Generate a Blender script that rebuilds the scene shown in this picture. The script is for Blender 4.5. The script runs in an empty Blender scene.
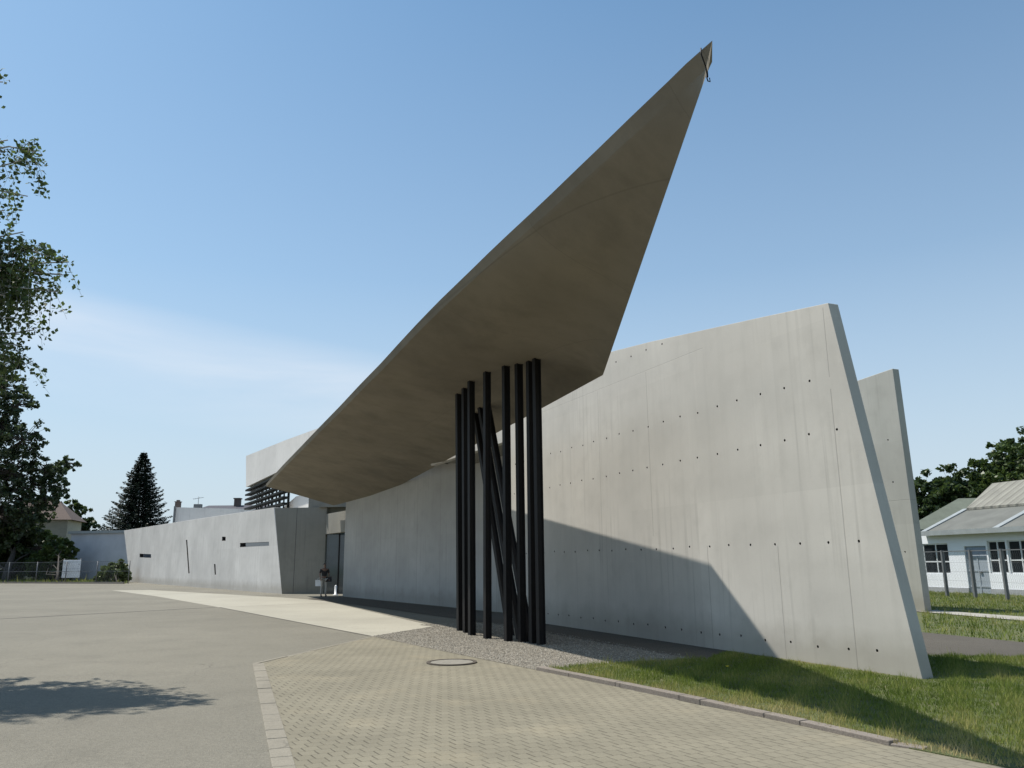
import bpy, bmesh, math, random
import numpy as np
from mathutils import Vector, Matrix
random.seed(7); rng = np.random.default_rng(11)
scene = bpy.context.scene
COL = scene.collection
V = Vector

# ---------------------------------------------------------------- survey (camera model used to measure the place)
F = 800.0; EYE = 1.65; ROLL = math.radians(0.5); PITCH = math.atan((563.0-384)/F)
fw = V((0, math.cos(PITCH), math.sin(PITCH))); r0 = V((1,0,0)); u0 = r0.cross(fw)
RT = r0*math.cos(ROLL)-u0*math.sin(ROLL); UP = u0*math.cos(ROLL)+r0*math.sin(ROLL)
CAM = V((0,0,EYE))
def ray(x,y): return fw+RT*((x-512)/F)+UP*((384-y)/F)
def G(x,y,z=0.0):
    d=ray(x,y); return CAM+d*((z-EYE)/d.z)
def atY(x,y,Y):
    d=ray(x,y); return CAM+d*(Y/d.y)
def atZ(x,y,z): return G(x,y,z)
def vpl(x,y,a,b):
    n=V((b.y-a.y,-(b.x-a.x),0)); d=ray(x,y); return CAM+d*(n.dot(a-CAM)/n.dot(d))

# ---------------------------------------------------------------- helpers
def tag(o,label=None,cat=None,group=None,kind=None):
    if label: o['label']=label
    if cat: o['category']=cat
    if group: o['group']=group
    if kind: o['kind']=kind
    return o
def empty(name,loc,rz=0):
    o=bpy.data.objects.new(name,None); COL.objects.link(o); o.location=loc; o.rotation_euler=(0,0,rz)
    o.empty_display_size=.3
    return o
class MB:
    def __init__(s): s.v=[]; s.f=[]; s.m=[]; s.sm=[]
    def add(s,vs,fs,mi=0,smooth=False):
        b=len(s.v); s.v+= [tuple(p) for p in vs]
        for f in fs: s.f.append([b+i for i in f]); s.m.append(mi); s.sm.append(smooth)
    def box(s,c,size,rz=0,mi=0,mat=None):
        hx,hy,hz=[k/2 for k in size]
        M=mat if mat else Matrix.Rotation(rz,3,'Z')
        P=[V(c)+M@V((sx*hx,sy*hy,sz*hz)) for sx in(-1,1) for sy in(-1,1) for sz in(-1,1)]
        s.add(P,[(0,1,3,2),(4,6,7,5),(0,4,5,1),(2,3,7,6),(0,2,6,4),(1,5,7,3)],mi)
    def bar(s,a,b,w,h=None,mi=0,upv=(0,0,1)):
        a=V(a);b=V(b);h=h or w;d=(b-a).normalized();u=V(upv)
        if abs(d.dot(u))>.95:u=V((1,0,0))
        x=d.cross(u).normalized();y=x.cross(d).normalized()
        P=[p+x*sx*w/2+y*sy*h/2 for p in(a,b) for sx in(-1,1) for sy in(-1,1)]
        s.add(P,[(0,1,3,2),(4,6,7,5),(0,4,5,1),(2,3,7,6),(0,2,6,4),(1,5,7,3)],mi)
    def tube(s,pts,rad,n=8,mi=0,smooth=True,cap=True):
        pts=[V(p) for p in pts]; R=[]
        for i,p in enumerate(pts):
            d=(pts[min(i+1,len(pts)-1)]-pts[max(i-1,0)]).normalized()
            u=V((0,0,1)) if abs(d.z)<.9 else V((1,0,0))
            x=d.cross(u).normalized();y=d.cross(x)
            r=rad[i] if hasattr(rad,'__len__') else rad
            R+=[p+(x*math.cos(2*math.pi*k/n)+y*math.sin(2*math.pi*k/n))*r for k in range(n)]
        fs=[]
        for i in range(len(pts)-1):
            for k in range(n):
                k2=(k+1)%n; fs.append((i*n+k,i*n+k2,(i+1)*n+k2,(i+1)*n+k))
        if cap: fs.append(tuple(range(n))); fs.append(tuple(reversed([(len(pts)-1)*n+k for k in range(n)])))
        s.add(R,fs,mi,smooth)
    def prism(s,poly,off,mi=0,mside=None):
        """poly: list of 3-D points (planar), off: extrusion vector"""
        n=len(poly);off=V(off);P=[V(p) for p in poly];Q=[p+off for p in P]
        s.add(P+Q,[tuple(range(n)),tuple(reversed(range(n,2*n)))],mi)
        s.add(P+Q,[(i,i+n,(i+1)%n+n,(i+1)%n) for i in range(n)],mi if mside is None else mside)
    def build(s,name,mats,parent=None,bevel=0,fix=True):
        me=bpy.data.meshes.new(name); me.from_pydata(s.v,[],s.f)
        mats=mats if isinstance(mats,(list,tuple)) else [mats]
        for m in mats: me.materials.append(m)
        me.polygons.foreach_set('material_index',s.m); me.polygons.foreach_set('use_smooth',s.sm)
        if fix:
            bm=bmesh.new(); bm.from_mesh(me); bmesh.ops.remove_doubles(bm,verts=bm.verts,dist=1e-5)
            bmesh.ops.recalc_face_normals(bm,faces=bm.faces); bm.to_mesh(me); bm.free()
        me.update()
        o=bpy.data.objects.new(name,me); COL.objects.link(o)
        if parent: o.parent=parent
        if bevel:
            b=o.modifiers.new('bevel','BEVEL'); b.width=bevel; b.segments=2; b.limit_method='ANGLE'
        return o
def fast_mesh(name,verts,nper,mat,parent=None,attr=None):
    """verts: (N*nper,3) array, every nper vertices make one face"""
    N=len(verts)//nper; me=bpy.data.meshes.new(name)
    me.vertices.add(len(verts)); me.vertices.foreach_set('co',np.ascontiguousarray(verts,dtype=np.float32).ravel())
    me.loops.add(N*nper); me.loops.foreach_set('vertex_index',np.arange(N*nper,dtype=np.int32))
    me.polygons.add(N); me.polygons.foreach_set('loop_start',np.arange(0,N*nper,nper,dtype=np.int32))
    me.polygons.foreach_set('loop_total',np.full(N,nper,dtype=np.int32))
    me.materials.append(mat)
    if attr is not None:
        a=me.attributes.new('tone','FLOAT','POINT'); a.data.foreach_set('value',np.ascontiguousarray(attr,dtype=np.float32))
    me.update(calc_edges=True); me.validate()
    o=bpy.data.objects.new(name,me); COL.objects.link(o)
    if parent: o.parent=parent
    return o

# ---------------------------------------------------------------- materials
def newmat(name):
    m=bpy.data.materials.new(name); m.use_nodes=True; nt=m.node_tree
    return m,nt,nt.nodes['Principled BSDF']
def N(nt,typ,**k):
    n=nt.nodes.new(typ)
    for a,b in k.items(): setattr(n,a,b)
    return n
def L(nt,a,b): nt.links.new(a,b)
def noise(nt,vec,scale,detail=4,rough=.55,dist=0):
    n=N(nt,'ShaderNodeTexNoise'); n.inputs['Scale'].default_value=scale; n.inputs['Detail'].default_value=detail
    n.inputs['Roughness'].default_value=rough; n.inputs['Distortion'].default_value=dist
    if vec is not None: L(nt,vec,n.inputs['Vector'])
    return n.outputs['Fac']
def ramp(nt,fac,stops):
    r=N(nt,'ShaderNodeValToRGB'); e=r.color_ramp.elements
    while len(e)<len(stops): e.new(.5)
    for i,(p,c) in enumerate(stops):
        e[i].position=p; e[i].color=(c[0],c[1],c[2],1) if hasattr(c,'__len__') else (c,c,c,1)
    L(nt,fac,r.inputs['Fac']); return r.outputs['Color']
def mix(nt,a,b,fac,mode='MIX'):
    m=N(nt,'ShaderNodeMix',data_type='RGBA',blend_type=mode)
    for sock,val in ((m.inputs[0],fac),(m.inputs[6],a),(m.inputs[7],b)):
        if isinstance(val,bpy.types.NodeSocket): L(nt,val,sock)
        elif hasattr(val,'__len__'): sock.default_value=(val[0],val[1],val[2],1)
        else: sock.default_value=val
    return m.outputs[2]
def math_(nt,op,a,b=0,c=0):
    m=N(nt,'ShaderNodeMath',operation=op)
    for i,val in enumerate((a,b,c)):
        if isinstance(val,bpy.types.NodeSocket): L(nt,val,m.inputs[i])
        else: m.inputs[i].default_value=val
    return m.outputs[0]
def coords(nt,kind='Object',scale=(1,1,1),rot=0):
    t=N(nt,'ShaderNodeTexCoord'); mp=N(nt,'ShaderNodeMapping'); mp.inputs['Scale'].default_value=scale
    mp.inputs['Rotation'].default_value=(0,0,rot); L(nt,t.outputs[kind],mp.inputs['Vector']); return mp.outputs['Vector']
def bump(nt,bs,h,dist,strength=1):
    b=N(nt,'ShaderNodeBump'); b.inputs['Distance'].default_value=dist; b.inputs['Strength'].default_value=strength
    L(nt,h,b.inputs['Height']); L(nt,b.outputs['Normal'],bs.inputs['Normal'])
def plain(name,col,rough=.7,metal=0,var=.12,scale=3,spec=.5):
    m,nt,b=newmat(name); n=noise(nt,coords(nt),scale,5)
    c=ramp(nt,n,[(.25,[k*(1-var) for k in col]),(.75,[min(1,k*(1+var)) for k in col])])
    L(nt,c,b.inputs['Base Color']); b.inputs['Roughness'].default_value=rough; b.inputs['Metallic'].default_value=metal
    b.inputs['Specular IOR Level'].default_value=spec
    return m
def concrete(name,col=(.51,.485,.435),joints=None,hjoints=None,streak=.22,blotch=.16,panel=2.5,pit=.6,planar=False):
    """formed concrete; object space x along the wall, z up"""
    m,nt,b=newmat(name); co=coords(nt)
    big=noise(nt,co,.35,4,.55); mid=noise(nt,co,1.7,6,.6); fine=noise(nt,co,26,5,.65)
    c=ramp(nt,big,[(.3,[k*(1-blotch) for k in col]),(.7,[k*(1+blotch*.6) for k in col])])
    c=mix(nt,c,[k*.8 for k in col],math_(nt,'MULTIPLY',ramp(nt,mid,[(.5,0),(.75,1)]),.5))
    # rain streaks run down the face
    st=noise(nt,coords(nt,scale=(2.6,2.6,.13) if not planar else (.6,.25,.6)),1.6,5,.6)
    c=mix(nt,c,[k*.6 for k in col],math_(nt,'MULTIPLY',ramp(nt,st,[(.5,0),(.8,1)]),streak))
    st2=noise(nt,coords(nt,scale=(7,7,.3) if not planar else (1.5,.4,1.5)),1.2,4,.6)
    c=mix(nt,c,[min(1,k*1.2) for k in col],math_(nt,'MULTIPLY',ramp(nt,st2,[(.56,0),(.75,1)]),streak*.6))
    c=mix(nt,c,[k*.7 for k in col],math_(nt,'MULTIPLY',ramp(nt,fine,[(.55,0),(.8,1)]),.25))
    sx=N(nt,'ShaderNodeSeparateXYZ'); L(nt,coords(nt),sx.inputs[0])
    if not planar:
        base_d=math_(nt,'MULTIPLY',ramp(nt,math_(nt,'ADD',sx.outputs[2],math_(nt,'MULTIPLY',mid,-.5)),[(0,1),(.45,0)]),.4)
        c=mix(nt,c,(.2,.175,.13),base_d)
        drip=noise(nt,coords(nt,scale=(9,9,.22)),1,3,.5)
        c=mix(nt,c,[k*.5 for k in col],math_(nt,'MULTIPLY',math_(nt,'MULTIPLY',ramp(nt,drip,[(.56,0),(.7,1)]),ramp(nt,big,[(.45,0),(.6,1)])),.4))
    else:
        pr=coords(nt,rot=math.radians(-23)); s2=N(nt,'ShaderNodeSeparateXYZ'); L(nt,pr,s2.inputs[0])
        for ax,sp_ in ((0,2.6),(1,4.4)):
            d=math_(nt,'MULTIPLY',math_(nt,'PINGPONG',s2.outputs[ax],sp_/2),1)
            c=mix(nt,c,[k*.55 for k in col],math_(nt,'MULTIPLY',math_(nt,'LESS_THAN',d,.010),.35))
        c=mix(nt,c,[k*.6 for k in col],math_(nt,'MULTIPLY',ramp(nt,noise(nt,coords(nt,scale=(.8,.5,.8),rot=.4),.9,6,.65),[(.48,0),(.66,1)]),.55))
    # each poured panel has its own slight tone
    w=N(nt,'ShaderNodeTexWhiteNoise',noise_dimensions='2D'); cb=N(nt,'ShaderNodeCombineXYZ')
    L(nt,math_(nt,'FLOOR',math_(nt,'DIVIDE',sx.outputs[0],panel)),cb.inputs[0])
    L(nt,math_(nt,'FLOOR',math_(nt,'DIVIDE',sx.outputs[2 if not planar else 1],2.8)),cb.inputs[1]); L(nt,cb.outputs[0],w.inputs['Vector'])
    c=mix(nt,c,ramp(nt,w.outputs['Value'],[(0,.86),(1,1.0)]),.55,'MULTIPLY')
    wob=math_(nt,'MULTIPLY',math_(nt,'SUBTRACT',noise(nt,co,3,3),.5),.012)
    line=None
    for axis,lst in ((0,joints or []),(2,hjoints or [])):
        for item in lst:
            p,lo,hi,wd=item
            d=math_(nt,'ABSOLUTE',math_(nt,'SUBTRACT',math_(nt,'ADD',sx.outputs[axis],wob),p))
            ln=math_(nt,'SUBTRACT',1,math_(nt,'MINIMUM',math_(nt,'DIVIDE',d,wd),1))
            o=2 if axis==0 else 0
            ln=math_(nt,'MULTIPLY',ln,math_(nt,'MULTIPLY',math_(nt,'GREATER_THAN',sx.outputs[o],lo),math_(nt,'LESS_THAN',sx.outputs[o],hi)))
            line=ln if line is None else math_(nt,'MAXIMUM',line,ln)
    h=math_(nt,'ADD',math_(nt,'MULTIPLY',mid,.5),math_(nt,'MULTIPLY',fine,.25))
    if line is not None:
        c=mix(nt,c,(.17,.16,.145),math_(nt,'MULTIPLY',line,.5)); h=math_(nt,'SUBTRACT',h,line)
    L(nt,c,b.inputs['Base Color']); L(nt,ramp(nt,mid,[(.3,.72),(.7,.9)]),b.inputs['Roughness'])
    b.inputs['Specular IOR Level'].default_value=.35
    bump(nt,b,h,.006,pit)
    return m
M={}
M['wall']=concrete('concrete_end_wall',joints=[(1.2,0,4.4,.016),(1.2,4.6,5.8,.012),(6.65,2.2,5.9,.014),(4.75,0,1.95,.016),(8.9,1.9,5.9,.012),(12.2,0,6,.014),(2.75,0,1.9,.012)],hjoints=[(5.93,4.5,16,.006)])
M['wall2']=concrete('concrete_upper_wall',joints=[(3,0,8,.012)])
M['wallB']=concrete('concrete_rear_wall',col=(.4,.39,.35),joints=[(2,0,8,.02),(4.8,0,8,.02)],hjoints=[(3.6,-1,9,.012)])
M['wing']=concrete('concrete_wing',col=(.5,.49,.47),joints=[(5,0,6,.03),(10,0,6,.03),(16,0,6,.03),(22,0,6,.03),(29,0,6,.03)],streak=.3,panel=5)
M['panel']=concrete('concrete_hall_front',col=(.40,.395,.375),joints=[(2.2,0,6,.03),(4.6,0,6,.03),(7,0,6,.03),(9.4,0,6,.03),(11.8,0,6,.03),(14.2,0,6,.03),(16.6,0,6,.03)],panel=2.4,streak=.25)
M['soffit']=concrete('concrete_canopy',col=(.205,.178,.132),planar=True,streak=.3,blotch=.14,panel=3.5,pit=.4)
M['upper']=concrete('concrete_upper_storey',col=(.6,.585,.56),streak=.12,blotch=.07)
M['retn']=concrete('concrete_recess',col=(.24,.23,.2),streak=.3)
M['hole']=plain('hole_dark',(.05,.045,.04),.9)
M['dark_metal']=plain('dark_painted_steel',(.011,.010,.010),.6,0,.25,9,.22)
M['louvre']=plain('louvre_dark_green_grey',(.012,.015,.015),.7,0,.2,3,.2)
M['iron']=plain('cast_iron',(.09,.075,.06),.65,.3,.3,20)
M['iron_lid']=plain('manhole_concrete_lid',(.2,.185,.155),.8,0,.2,12)
def glass(name,col):
    m,nt,b=newmat(name); n=noise(nt,coords(nt),1.2,3); L(nt,ramp(nt,n,[(.3,[k*.6 for k in col]),(.7,col)]),b.inputs['Base Color'])
    b.inputs['Roughness'].default_value=.06; b.inputs['Specular IOR Level'].default_value=.8; return m
M['glass']=glass('dark_window_glass',(.02,.025,.03)); M['glass_blue']=glass('entrance_glass',(.05,.075,.085))
M['white_wall']=plain('white_render',(.72,.73,.74),.85,0,.06,1.5)
M['grey_wall']=plain('grey_render',(.45,.46,.49),.85,0,.1,.8)
M['frame_white']=plain('white_frame',(.6,.62,.63),.6)
M['door_grey']=plain('door_blue_grey',(.3,.34,.38),.6)
M['plinth']=plain('plinth_grey',(.32,.33,.34),.8)
M['trim']=plain('metal_trim',(.27,.29,.29),.5)
M['roof_brown']=plain('tile_roof_brown',(.085,.06,.05),.85,0,.3,6)
M['roof_dark']=plain('slate_roof',(.05,.05,.065),.8)
M['cream']=plain('cream_render',(.45,.42,.35),.9)
M['brick']=plain('chimney_brick',(.12,.09,.08),.9)
M['white_metal']=plain('white_painted_metal',(.7,.71,.72),.4)
M['galv']=plain('galvanised_steel',(.15,.155,.16),.6,.3)
M['rubber']=plain('tyre_rubber',(.02,.02,.02),.8)
M['yellow']=plain('dandelion_petals',(.75,.6,.03),.7)
M['stem']=plain('green_stem',(.09,.16,.04),.7)
# corrugated roof
def ribbed(name,col,pitch,axis=0,green=False):
    m,nt,b=newmat(name); sx=N(nt,'ShaderNodeSeparateXYZ'); L(nt,coords(nt),sx.inputs[0])
    w=math_(nt,'SINE',math_(nt,'MULTIPLY',sx.outputs[axis],2*math.pi/pitch))
    n=noise(nt,coords(nt),1.3,5); c=ramp(nt,n,[(.3,[k*.8 for k in col]),(.7,[k*1.15 for k in col])])
    c=mix(nt,c,(.16,.15,.13),math_(nt,'MULTIPLY',ramp(nt,w,[(.0,1),(.35,0)]),.5))
    L(nt,c,b.inputs['Base Color']); b.inputs['Roughness'].default_value=.75; bump(nt,b,w,.05); return m
M['ribbed']=ribbed('ribbed_metal_roof',(.22,.215,.18),.5,1)
M['felt']=plain('felt_roof',(.125,.128,.115),.9,0,.18,1.2); M['felt_green']=plain('mossy_felt_roof',(.12,.135,.105),.9,0,.2,1.0)
# leaves
def leafmat(name,dark,light,trans=.35):
    m=bpy.data.materials.new(name); m.use_nodes=True; nt=m.node_tree; nt.nodes.clear()
    g=N(nt,'ShaderNodeNewGeometry'); r=g.outputs['Random Per Island']
    n=noise(nt,coords(nt),.8,3)
    f=math_(nt,'ADD',math_(nt,'MULTIPLY',r,.6),math_(nt,'MULTIPLY',n,.4))
    c=ramp(nt,f,[(.15,dark),(.85,light)])
    d=N(nt,'ShaderNodeBsdfDiffuse'); t=N(nt,'ShaderNodeBsdfTranslucent'); gl=N(nt,'ShaderNodeBsdfGlossy')
    gl.inputs['Roughness'].default_value=.45; gl.inputs['Color'].default_value=(.5,.5,.5,1)
    L(nt,c,d.inputs[0]); L(nt,mix(nt,c,(1,1,.5),.35,'MULTIPLY'),t.inputs[0])
    ms=N(nt,'ShaderNodeMixShader'); ms.inputs[0].default_value=trans; L(nt,d.outputs[0],ms.inputs[1]); L(nt,t.outputs[0],ms.inputs[2])
    m2=N(nt,'ShaderNodeMixShader'); m2.inputs[0].default_value=.06; L(nt,ms.outputs[0],m2.inputs[1]); L(nt,gl.outputs[0],m2.inputs[2])
    o=N(nt,'ShaderNodeOutputMaterial'); L(nt,m2.outputs[0],o.inputs[0]); return m
M['birch_leaf']=leafmat('birch_leaves',(.05,.08,.025),(.12,.17,.05),.45)
M['leaf']=leafmat('broad_leaves',(.028,.05,.018),(.08,.12,.035),.4)
M['leaf_far_left']=leafmat('poplar_leaves',(.025,.045,.02),(.08,.11,.045),.4)
M['leaf_light']=leafmat('lighter_leaves',(.03,.06,.015),(.1,.14,.035))
M['shrub_leaf']=leafmat('shrub_leaves',(.06,.09,.03),(.16,.2,.08))
M['needle']=leafmat('spruce_needles',(.008,.014,.01),(.02,.034,.02),.1)
M['bark']=plain('bark',(.07,.06,.05),.95,0,.35,6)
M['birch_bark']=plain('birch_bark',(.4,.38,.34),.9,0,.4,4)

def grassmat():
    m=bpy.data.materials.new('grass_blades'); m.use_nodes=True; nt=m.node_tree; nt.nodes.clear()
    a=N(nt,'ShaderNodeAttribute',attribute_name='tone')
    g=N(nt,'ShaderNodeNewGeometry')
    f=math_(nt,'ADD',a.outputs['Fac'],math_(nt,'MULTIPLY',math_(nt,'SUBTRACT',g.outputs['Random Per Island'],.5),.35))
    c=ramp(nt,f,[(.0,(.07,.115,.022)),(.4,(.19,.235,.055)),(.7,(.36,.33,.12)),(1,(.5,.41,.22))])
    d=N(nt,'ShaderNodeBsdfDiffuse'); t=N(nt,'ShaderNodeBsdfTranslucent'); L(nt,c,d.inputs[0]); L(nt,c,t.inputs[0])
    ms=N(nt,'ShaderNodeMixShader'); ms.inputs[0].default_value=.35; L(nt,d.outputs[0],ms.inputs[1]); L(nt,t.outputs[0],ms.inputs[2])
    o=N(nt,'ShaderNodeOutputMaterial'); L(nt,ms.outputs[0],o.inputs[0]); return m
M['grass']=grassmat()
def soil():
    m,nt,b=newmat('turf_soil'); n=noise(nt,coords(nt),2.2,6,.6); c=ramp(nt,n,[(.3,(.05,.07,.02)),(.55,(.09,.1,.035)),(.75,(.15,.13,.07))])
    L(nt,c,b.inputs['Base Color']); b.inputs['Roughness'].default_value=.95; bump(nt,b,noise(nt,coords(nt),30,4),.02); return m
M['soil']=soil()
def asphalt(name,col,speck=.5,bumpy=.004,stain=.25):
    m,nt,b=newmat(name); co=coords(nt)
    big=noise(nt,co,.18,5,.6); mid=noise(nt,co,1.1,6,.6); v=N(nt,'ShaderNodeTexVoronoi'); v.inputs['Scale'].default_value=95; L(nt,co,v.inputs['Vector'])
    c=ramp(nt,big,[(.3,[k*.86 for k in col]),(.7,[k*1.12 for k in col])])
    c=mix(nt,c,[k*.66 for k in col],math_(nt,'MULTIPLY',ramp(nt,mid,[(.5,0),(.75,1)]),stain*1.5))
    wv=N(nt,'ShaderNodeTexVoronoi',feature='DISTANCE_TO_EDGE'); wv.inputs['Scale'].default_value=.16; wp=N(nt,'ShaderNodeVectorMath',operation='ADD'); L(nt,co,wp.inputs[0])
    nz=N(nt,'ShaderNodeTexNoise'); nz.inputs['Scale'].default_value=.9; nz.inputs['Detail'].default_value=6; L(nt,co,nz.inputs['Vector']); L(nt,nz.outputs['Color'],wp.inputs[1]); L(nt,wp.outputs[0],wv.inputs['Vector'])
    c=mix(nt,c,[k*.45 for k in col],math_(nt,'MULTIPLY',math_(nt,'MULTIPLY',math_(nt,'LESS_THAN',wv.outputs['Distance'],.0016),ramp(nt,big,[(.45,0),(.55,1)])),stain*1.6))
    sp=noise(nt,co,4.5,3,.5); c=mix(nt,c,[k*.6 for k in col],math_(nt,'MULTIPLY',ramp(nt,sp,[(.68,0),(.74,1)]),stain))
    vc=N(nt,'ShaderNodeSeparateColor'); L(nt,v.outputs['Color'],vc.inputs[0])
    c=mix(nt,c,ramp(nt,vc.outputs[0],[(0,.55),(.5,1),(1,1.35)]),speck,'MULTIPLY')
    f2=noise(nt,co,14,4,.7); c=mix(nt,c,ramp(nt,f2,[(.3,.85),(.7,1.1)]),.6,'MULTIPLY')
    L(nt,c,b.inputs['Base Color']); b.inputs['Roughness'].default_value=.9; b.inputs['Specular IOR Level'].default_value=.3
    bump(nt,b,v.outputs['Distance'],bumpy); return m
M['asphalt']=asphalt('worn_asphalt',(.178,.165,.132))
M['asphalt_dark']=asphalt('dark_asphalt',(.085,.076,.062))
M['apron']=asphalt('smooth_concrete_apron',(.33,.31,.255),.12,.001,.12)
M['kerb']=asphalt('kerb_stone',(.235,.214,.172),.25,.002,.5)
M['kerb_pink']=asphalt('kerb_stone_weathered',(.21,.182,.155),.4,.002,.4)
M['concrete_path']=asphalt('concrete_path',(.32,.3,.26),.2,.002)
def gravelmat():
    m,nt,b=newmat('gravel_bed'); co=coords(nt); v=N(nt,'ShaderNodeTexVoronoi'); v.inputs['Scale'].default_value=28; L(nt,co,v.inputs['Vector'])
    vc=N(nt,'ShaderNodeSeparateColor'); L(nt,v.outputs['Color'],vc.inputs[0])
    c=ramp(nt,vc.outputs[0],[(0,(.11,.098,.075)),(.5,(.2,.18,.145)),(1,(.33,.3,.25))])
    c=mix(nt,c,(.1,.09,.07),ramp(nt,v.outputs['Distance'],[(.45,0),(.8,.6)]))
    L(nt,c,b.inputs['Base Color']); b.inputs['Roughness'].default_value=.95; bump(nt,b,math_(nt,'SUBTRACT',1,v.outputs['Distance']),.03); return m
M['gravel']=gravelmat()
def paver(ang):
    m,nt,b=newmat('interlocking_pavers'); co=coords(nt,rot=ang)
    sx=N(nt,'ShaderNodeSeparateXYZ'); L(nt,co,sx.inputs[0]); X,Y=sx.outputs[0],sx.outputs[1]
    PW,PH=.15,.16
    # joints across the rows zigzag (interlocking stones)
    tri=math_(nt,'PINGPONG',math_(nt,'ADD',X,PW*.25),PW*.5)         # 0..PW/2
    yz=math_(nt,'ADD',Y,math_(nt,'MULTIPLY',math_(nt,'SUBTRACT',tri,PW*.25),.10))
    row=math_(nt,'FLOOR',math_(nt,'DIVIDE',yz,PH)); fy=math_(nt,'FRACT',math_(nt,'DIVIDE',yz,PH))
    dy=math_(nt,'MULTIPLY',math_(nt,'MINIMUM',fy,math_(nt,'SUBTRACT',1,fy)),PH)
    xs=math_(nt,'ADD',X,math_(nt,'MULTIPLY',math_(nt,'MODULO',math_(nt,'ABSOLUTE',row),2),PW*.5))
    xs=math_(nt,'ADD',xs,math_(nt,'MULTIPLY',math_(nt,'PINGPONG',fy,.5),.004))
    fx=math_(nt,'FRACT',math_(nt,'DIVIDE',xs,PW)); colx=math_(nt,'FLOOR',math_(nt,'DIVIDE',xs,PW))
    dx=math_(nt,'MULTIPLY',math_(nt,'MINIMUM',fx,math_(nt,'SUBTRACT',1,fx)),PW)
    cb=N(nt,'ShaderNodeCombineXYZ'); L(nt,colx,cb.inputs[0]); L(nt,row,cb.inputs[1])
    w=N(nt,'ShaderNodeTexWhiteNoise',noise_dimensions='2D'); L(nt,cb.outputs[0],w.inputs['Vector'])
    # the joints that run with the rows are sand-filled and pale, the cross joints are open and dark
    jn=noise(nt,coords(nt),5,3,.6)
    wide=math_(nt,'ADD',.001,math_(nt,'MULTIPLY',jn,.017))
    jx=math_(nt,'SUBTRACT',1,math_(nt,'MINIMUM',math_(nt,'DIVIDE',dx,wide),1))
    jy=math_(nt,'SUBTRACT',1,math_(nt,'MINIMUM',math_(nt,'DIVIDE',dy,math_(nt,'MULTIPLY',wide,.75)),1))
    base=(.205,.186,.138)
    c=ramp(nt,w.outputs['Value'],[(0,[k*.95 for k in base]),(1,[k*1.05 for k in base])])
    c=mix(nt,c,ramp(nt,noise(nt,coords(nt),.55,5,.6),[(.3,.8),(.7,1.1)]),.8,'MULTIPLY')
    c=mix(nt,c,ramp(nt,noise(nt,coords(nt),60,3,.7),[(.3,.8),(.7,1.15)]),.6,'MULTIPLY')
    c=mix(nt,c,(.06,.052,.038),math_(nt,'MULTIPLY',ramp(nt,jx,[(.0,0),(.6,.85)]),ramp(nt,noise(nt,coords(nt),2.3,3,.6),[(.3,.35),(.65,1)])))
    c=mix(nt,c,(.13,.115,.08),math_(nt,'MULTIPLY',ramp(nt,jy,[(0,0),(.6,1)]),math_(nt,'MULTIPLY',jn,.5)))
    c=mix(nt,c,(.33,.28,.19),math_(nt,'MULTIPLY',ramp(nt,noise(nt,coords(nt),.9,4),[(.55,0),(.75,1)]),.3))
    L(nt,c,b.inputs['Base Color']); b.inputs['Roughness'].default_value=.9; b.inputs['Specular IOR Level'].default_value=.25
    h=math_(nt,'SUBTRACT',1,math_(nt,'MAXIMUM',jx,jy)); bump(nt,b,h,.004); return m

# ---------------------------------------------------------------- ground and paving (structure)
def sheet(name,pts,z,mat,under=0):
    mb=MB(); mb.add([(p[0],p[1],z) for p in pts],[tuple(range(len(pts)))]); o=mb.build(name,mat)
    if o.data.polygons[0].normal.z<0: o.data.flip_normals()
    return tag(o,kind='structure')
P1=G(926,681); P2=G(545,624); WD=(P2-P1).normalized(); WN=V((-WD.y,WD.x,0))   # WN points to the front (camera side) of the long wall
def W(u,z=0,off=0): return P1+WD*u+WN*off+V((0,0,z))
B_=G(282,594); A_=G(130,582); BD=(A_-B_).normalized()
L1=G(337,596.5); L2=G(503,613.4); LD=(L1-L2).normalized()
sheet('ground',[(-1500,-300),(1500,-300),(1500,2500),(-1500,2500)],-.012,M['soil'])
ga=G(372,636.5); gb=G(435,626.5); gc=G(252.5,664); gd=G(272,768); ge=G(540,671)
kerb_dir=(gd-gc).normalized()
yard=[V((-120,-30,0)),V((1.5,-30,0)),V((1.5,10,0)),V((5.0,12.5,0)),W(2,0,-.2)+V((0,0,0)),W(16,0,-.2),L2+LD*-1,L1+V((1,0,0)),V((-10,50,0)),B_+V((1.5,1.5,0)),A_+V((0.5,1,0)),V((-44,91.2,0)),V((-60,97,0)),V((-130,123,0))]
sheet('asphalt_yard',yard,0,M['asphalt'])
# concrete apron in front of the doors, with saw-cut seams
apr=[G(435,626.5),G(372,636.5),G(220,607.5),G(155,596.2),G(112,590.5),G(150,590),G(281,597.5),G(322,600.5)]
sheet('concrete_apron',apr,.004,M['apron'])
def strip(name,a,b,w,z,mat,h=0,parent=None):
    a=V(a);b=V(b);d=(b-a).normalized();n=V((-d.y,d.x,0))*w/2
    mb=MB()
    if h: mb.prism([V((p.x,p.y,z)) for p in (a-n,b-n,b+n,a+n)],(0,0,h))
    else: mb.add([(p.x,p.y,z) for p in (a-n,b-n,b+n,a+n)],[(0,1,2,3)])
    o=mb.build(name,mat); 
    if not h and o.data.polygons[0].normal.z<0:o.data.flip_normals()
    return tag(o,kind='structure')
M['seam']=plain('tar_seam',(.05,.045,.04),.8)
strip('pavement_seam',G(0,619),G(215,607.4),.1,.006,M['seam']); strip('pavement_seam',G(220,607.4),G(330,603),.05,.008,M['seam'])
strip('pavement_seam',G(220,607.5),G(372,636.5),.035,.008,M['seam']); strip('pavement_seam',G(371,637),G(436,626.3),.05,.0085,M['seam'])
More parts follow.
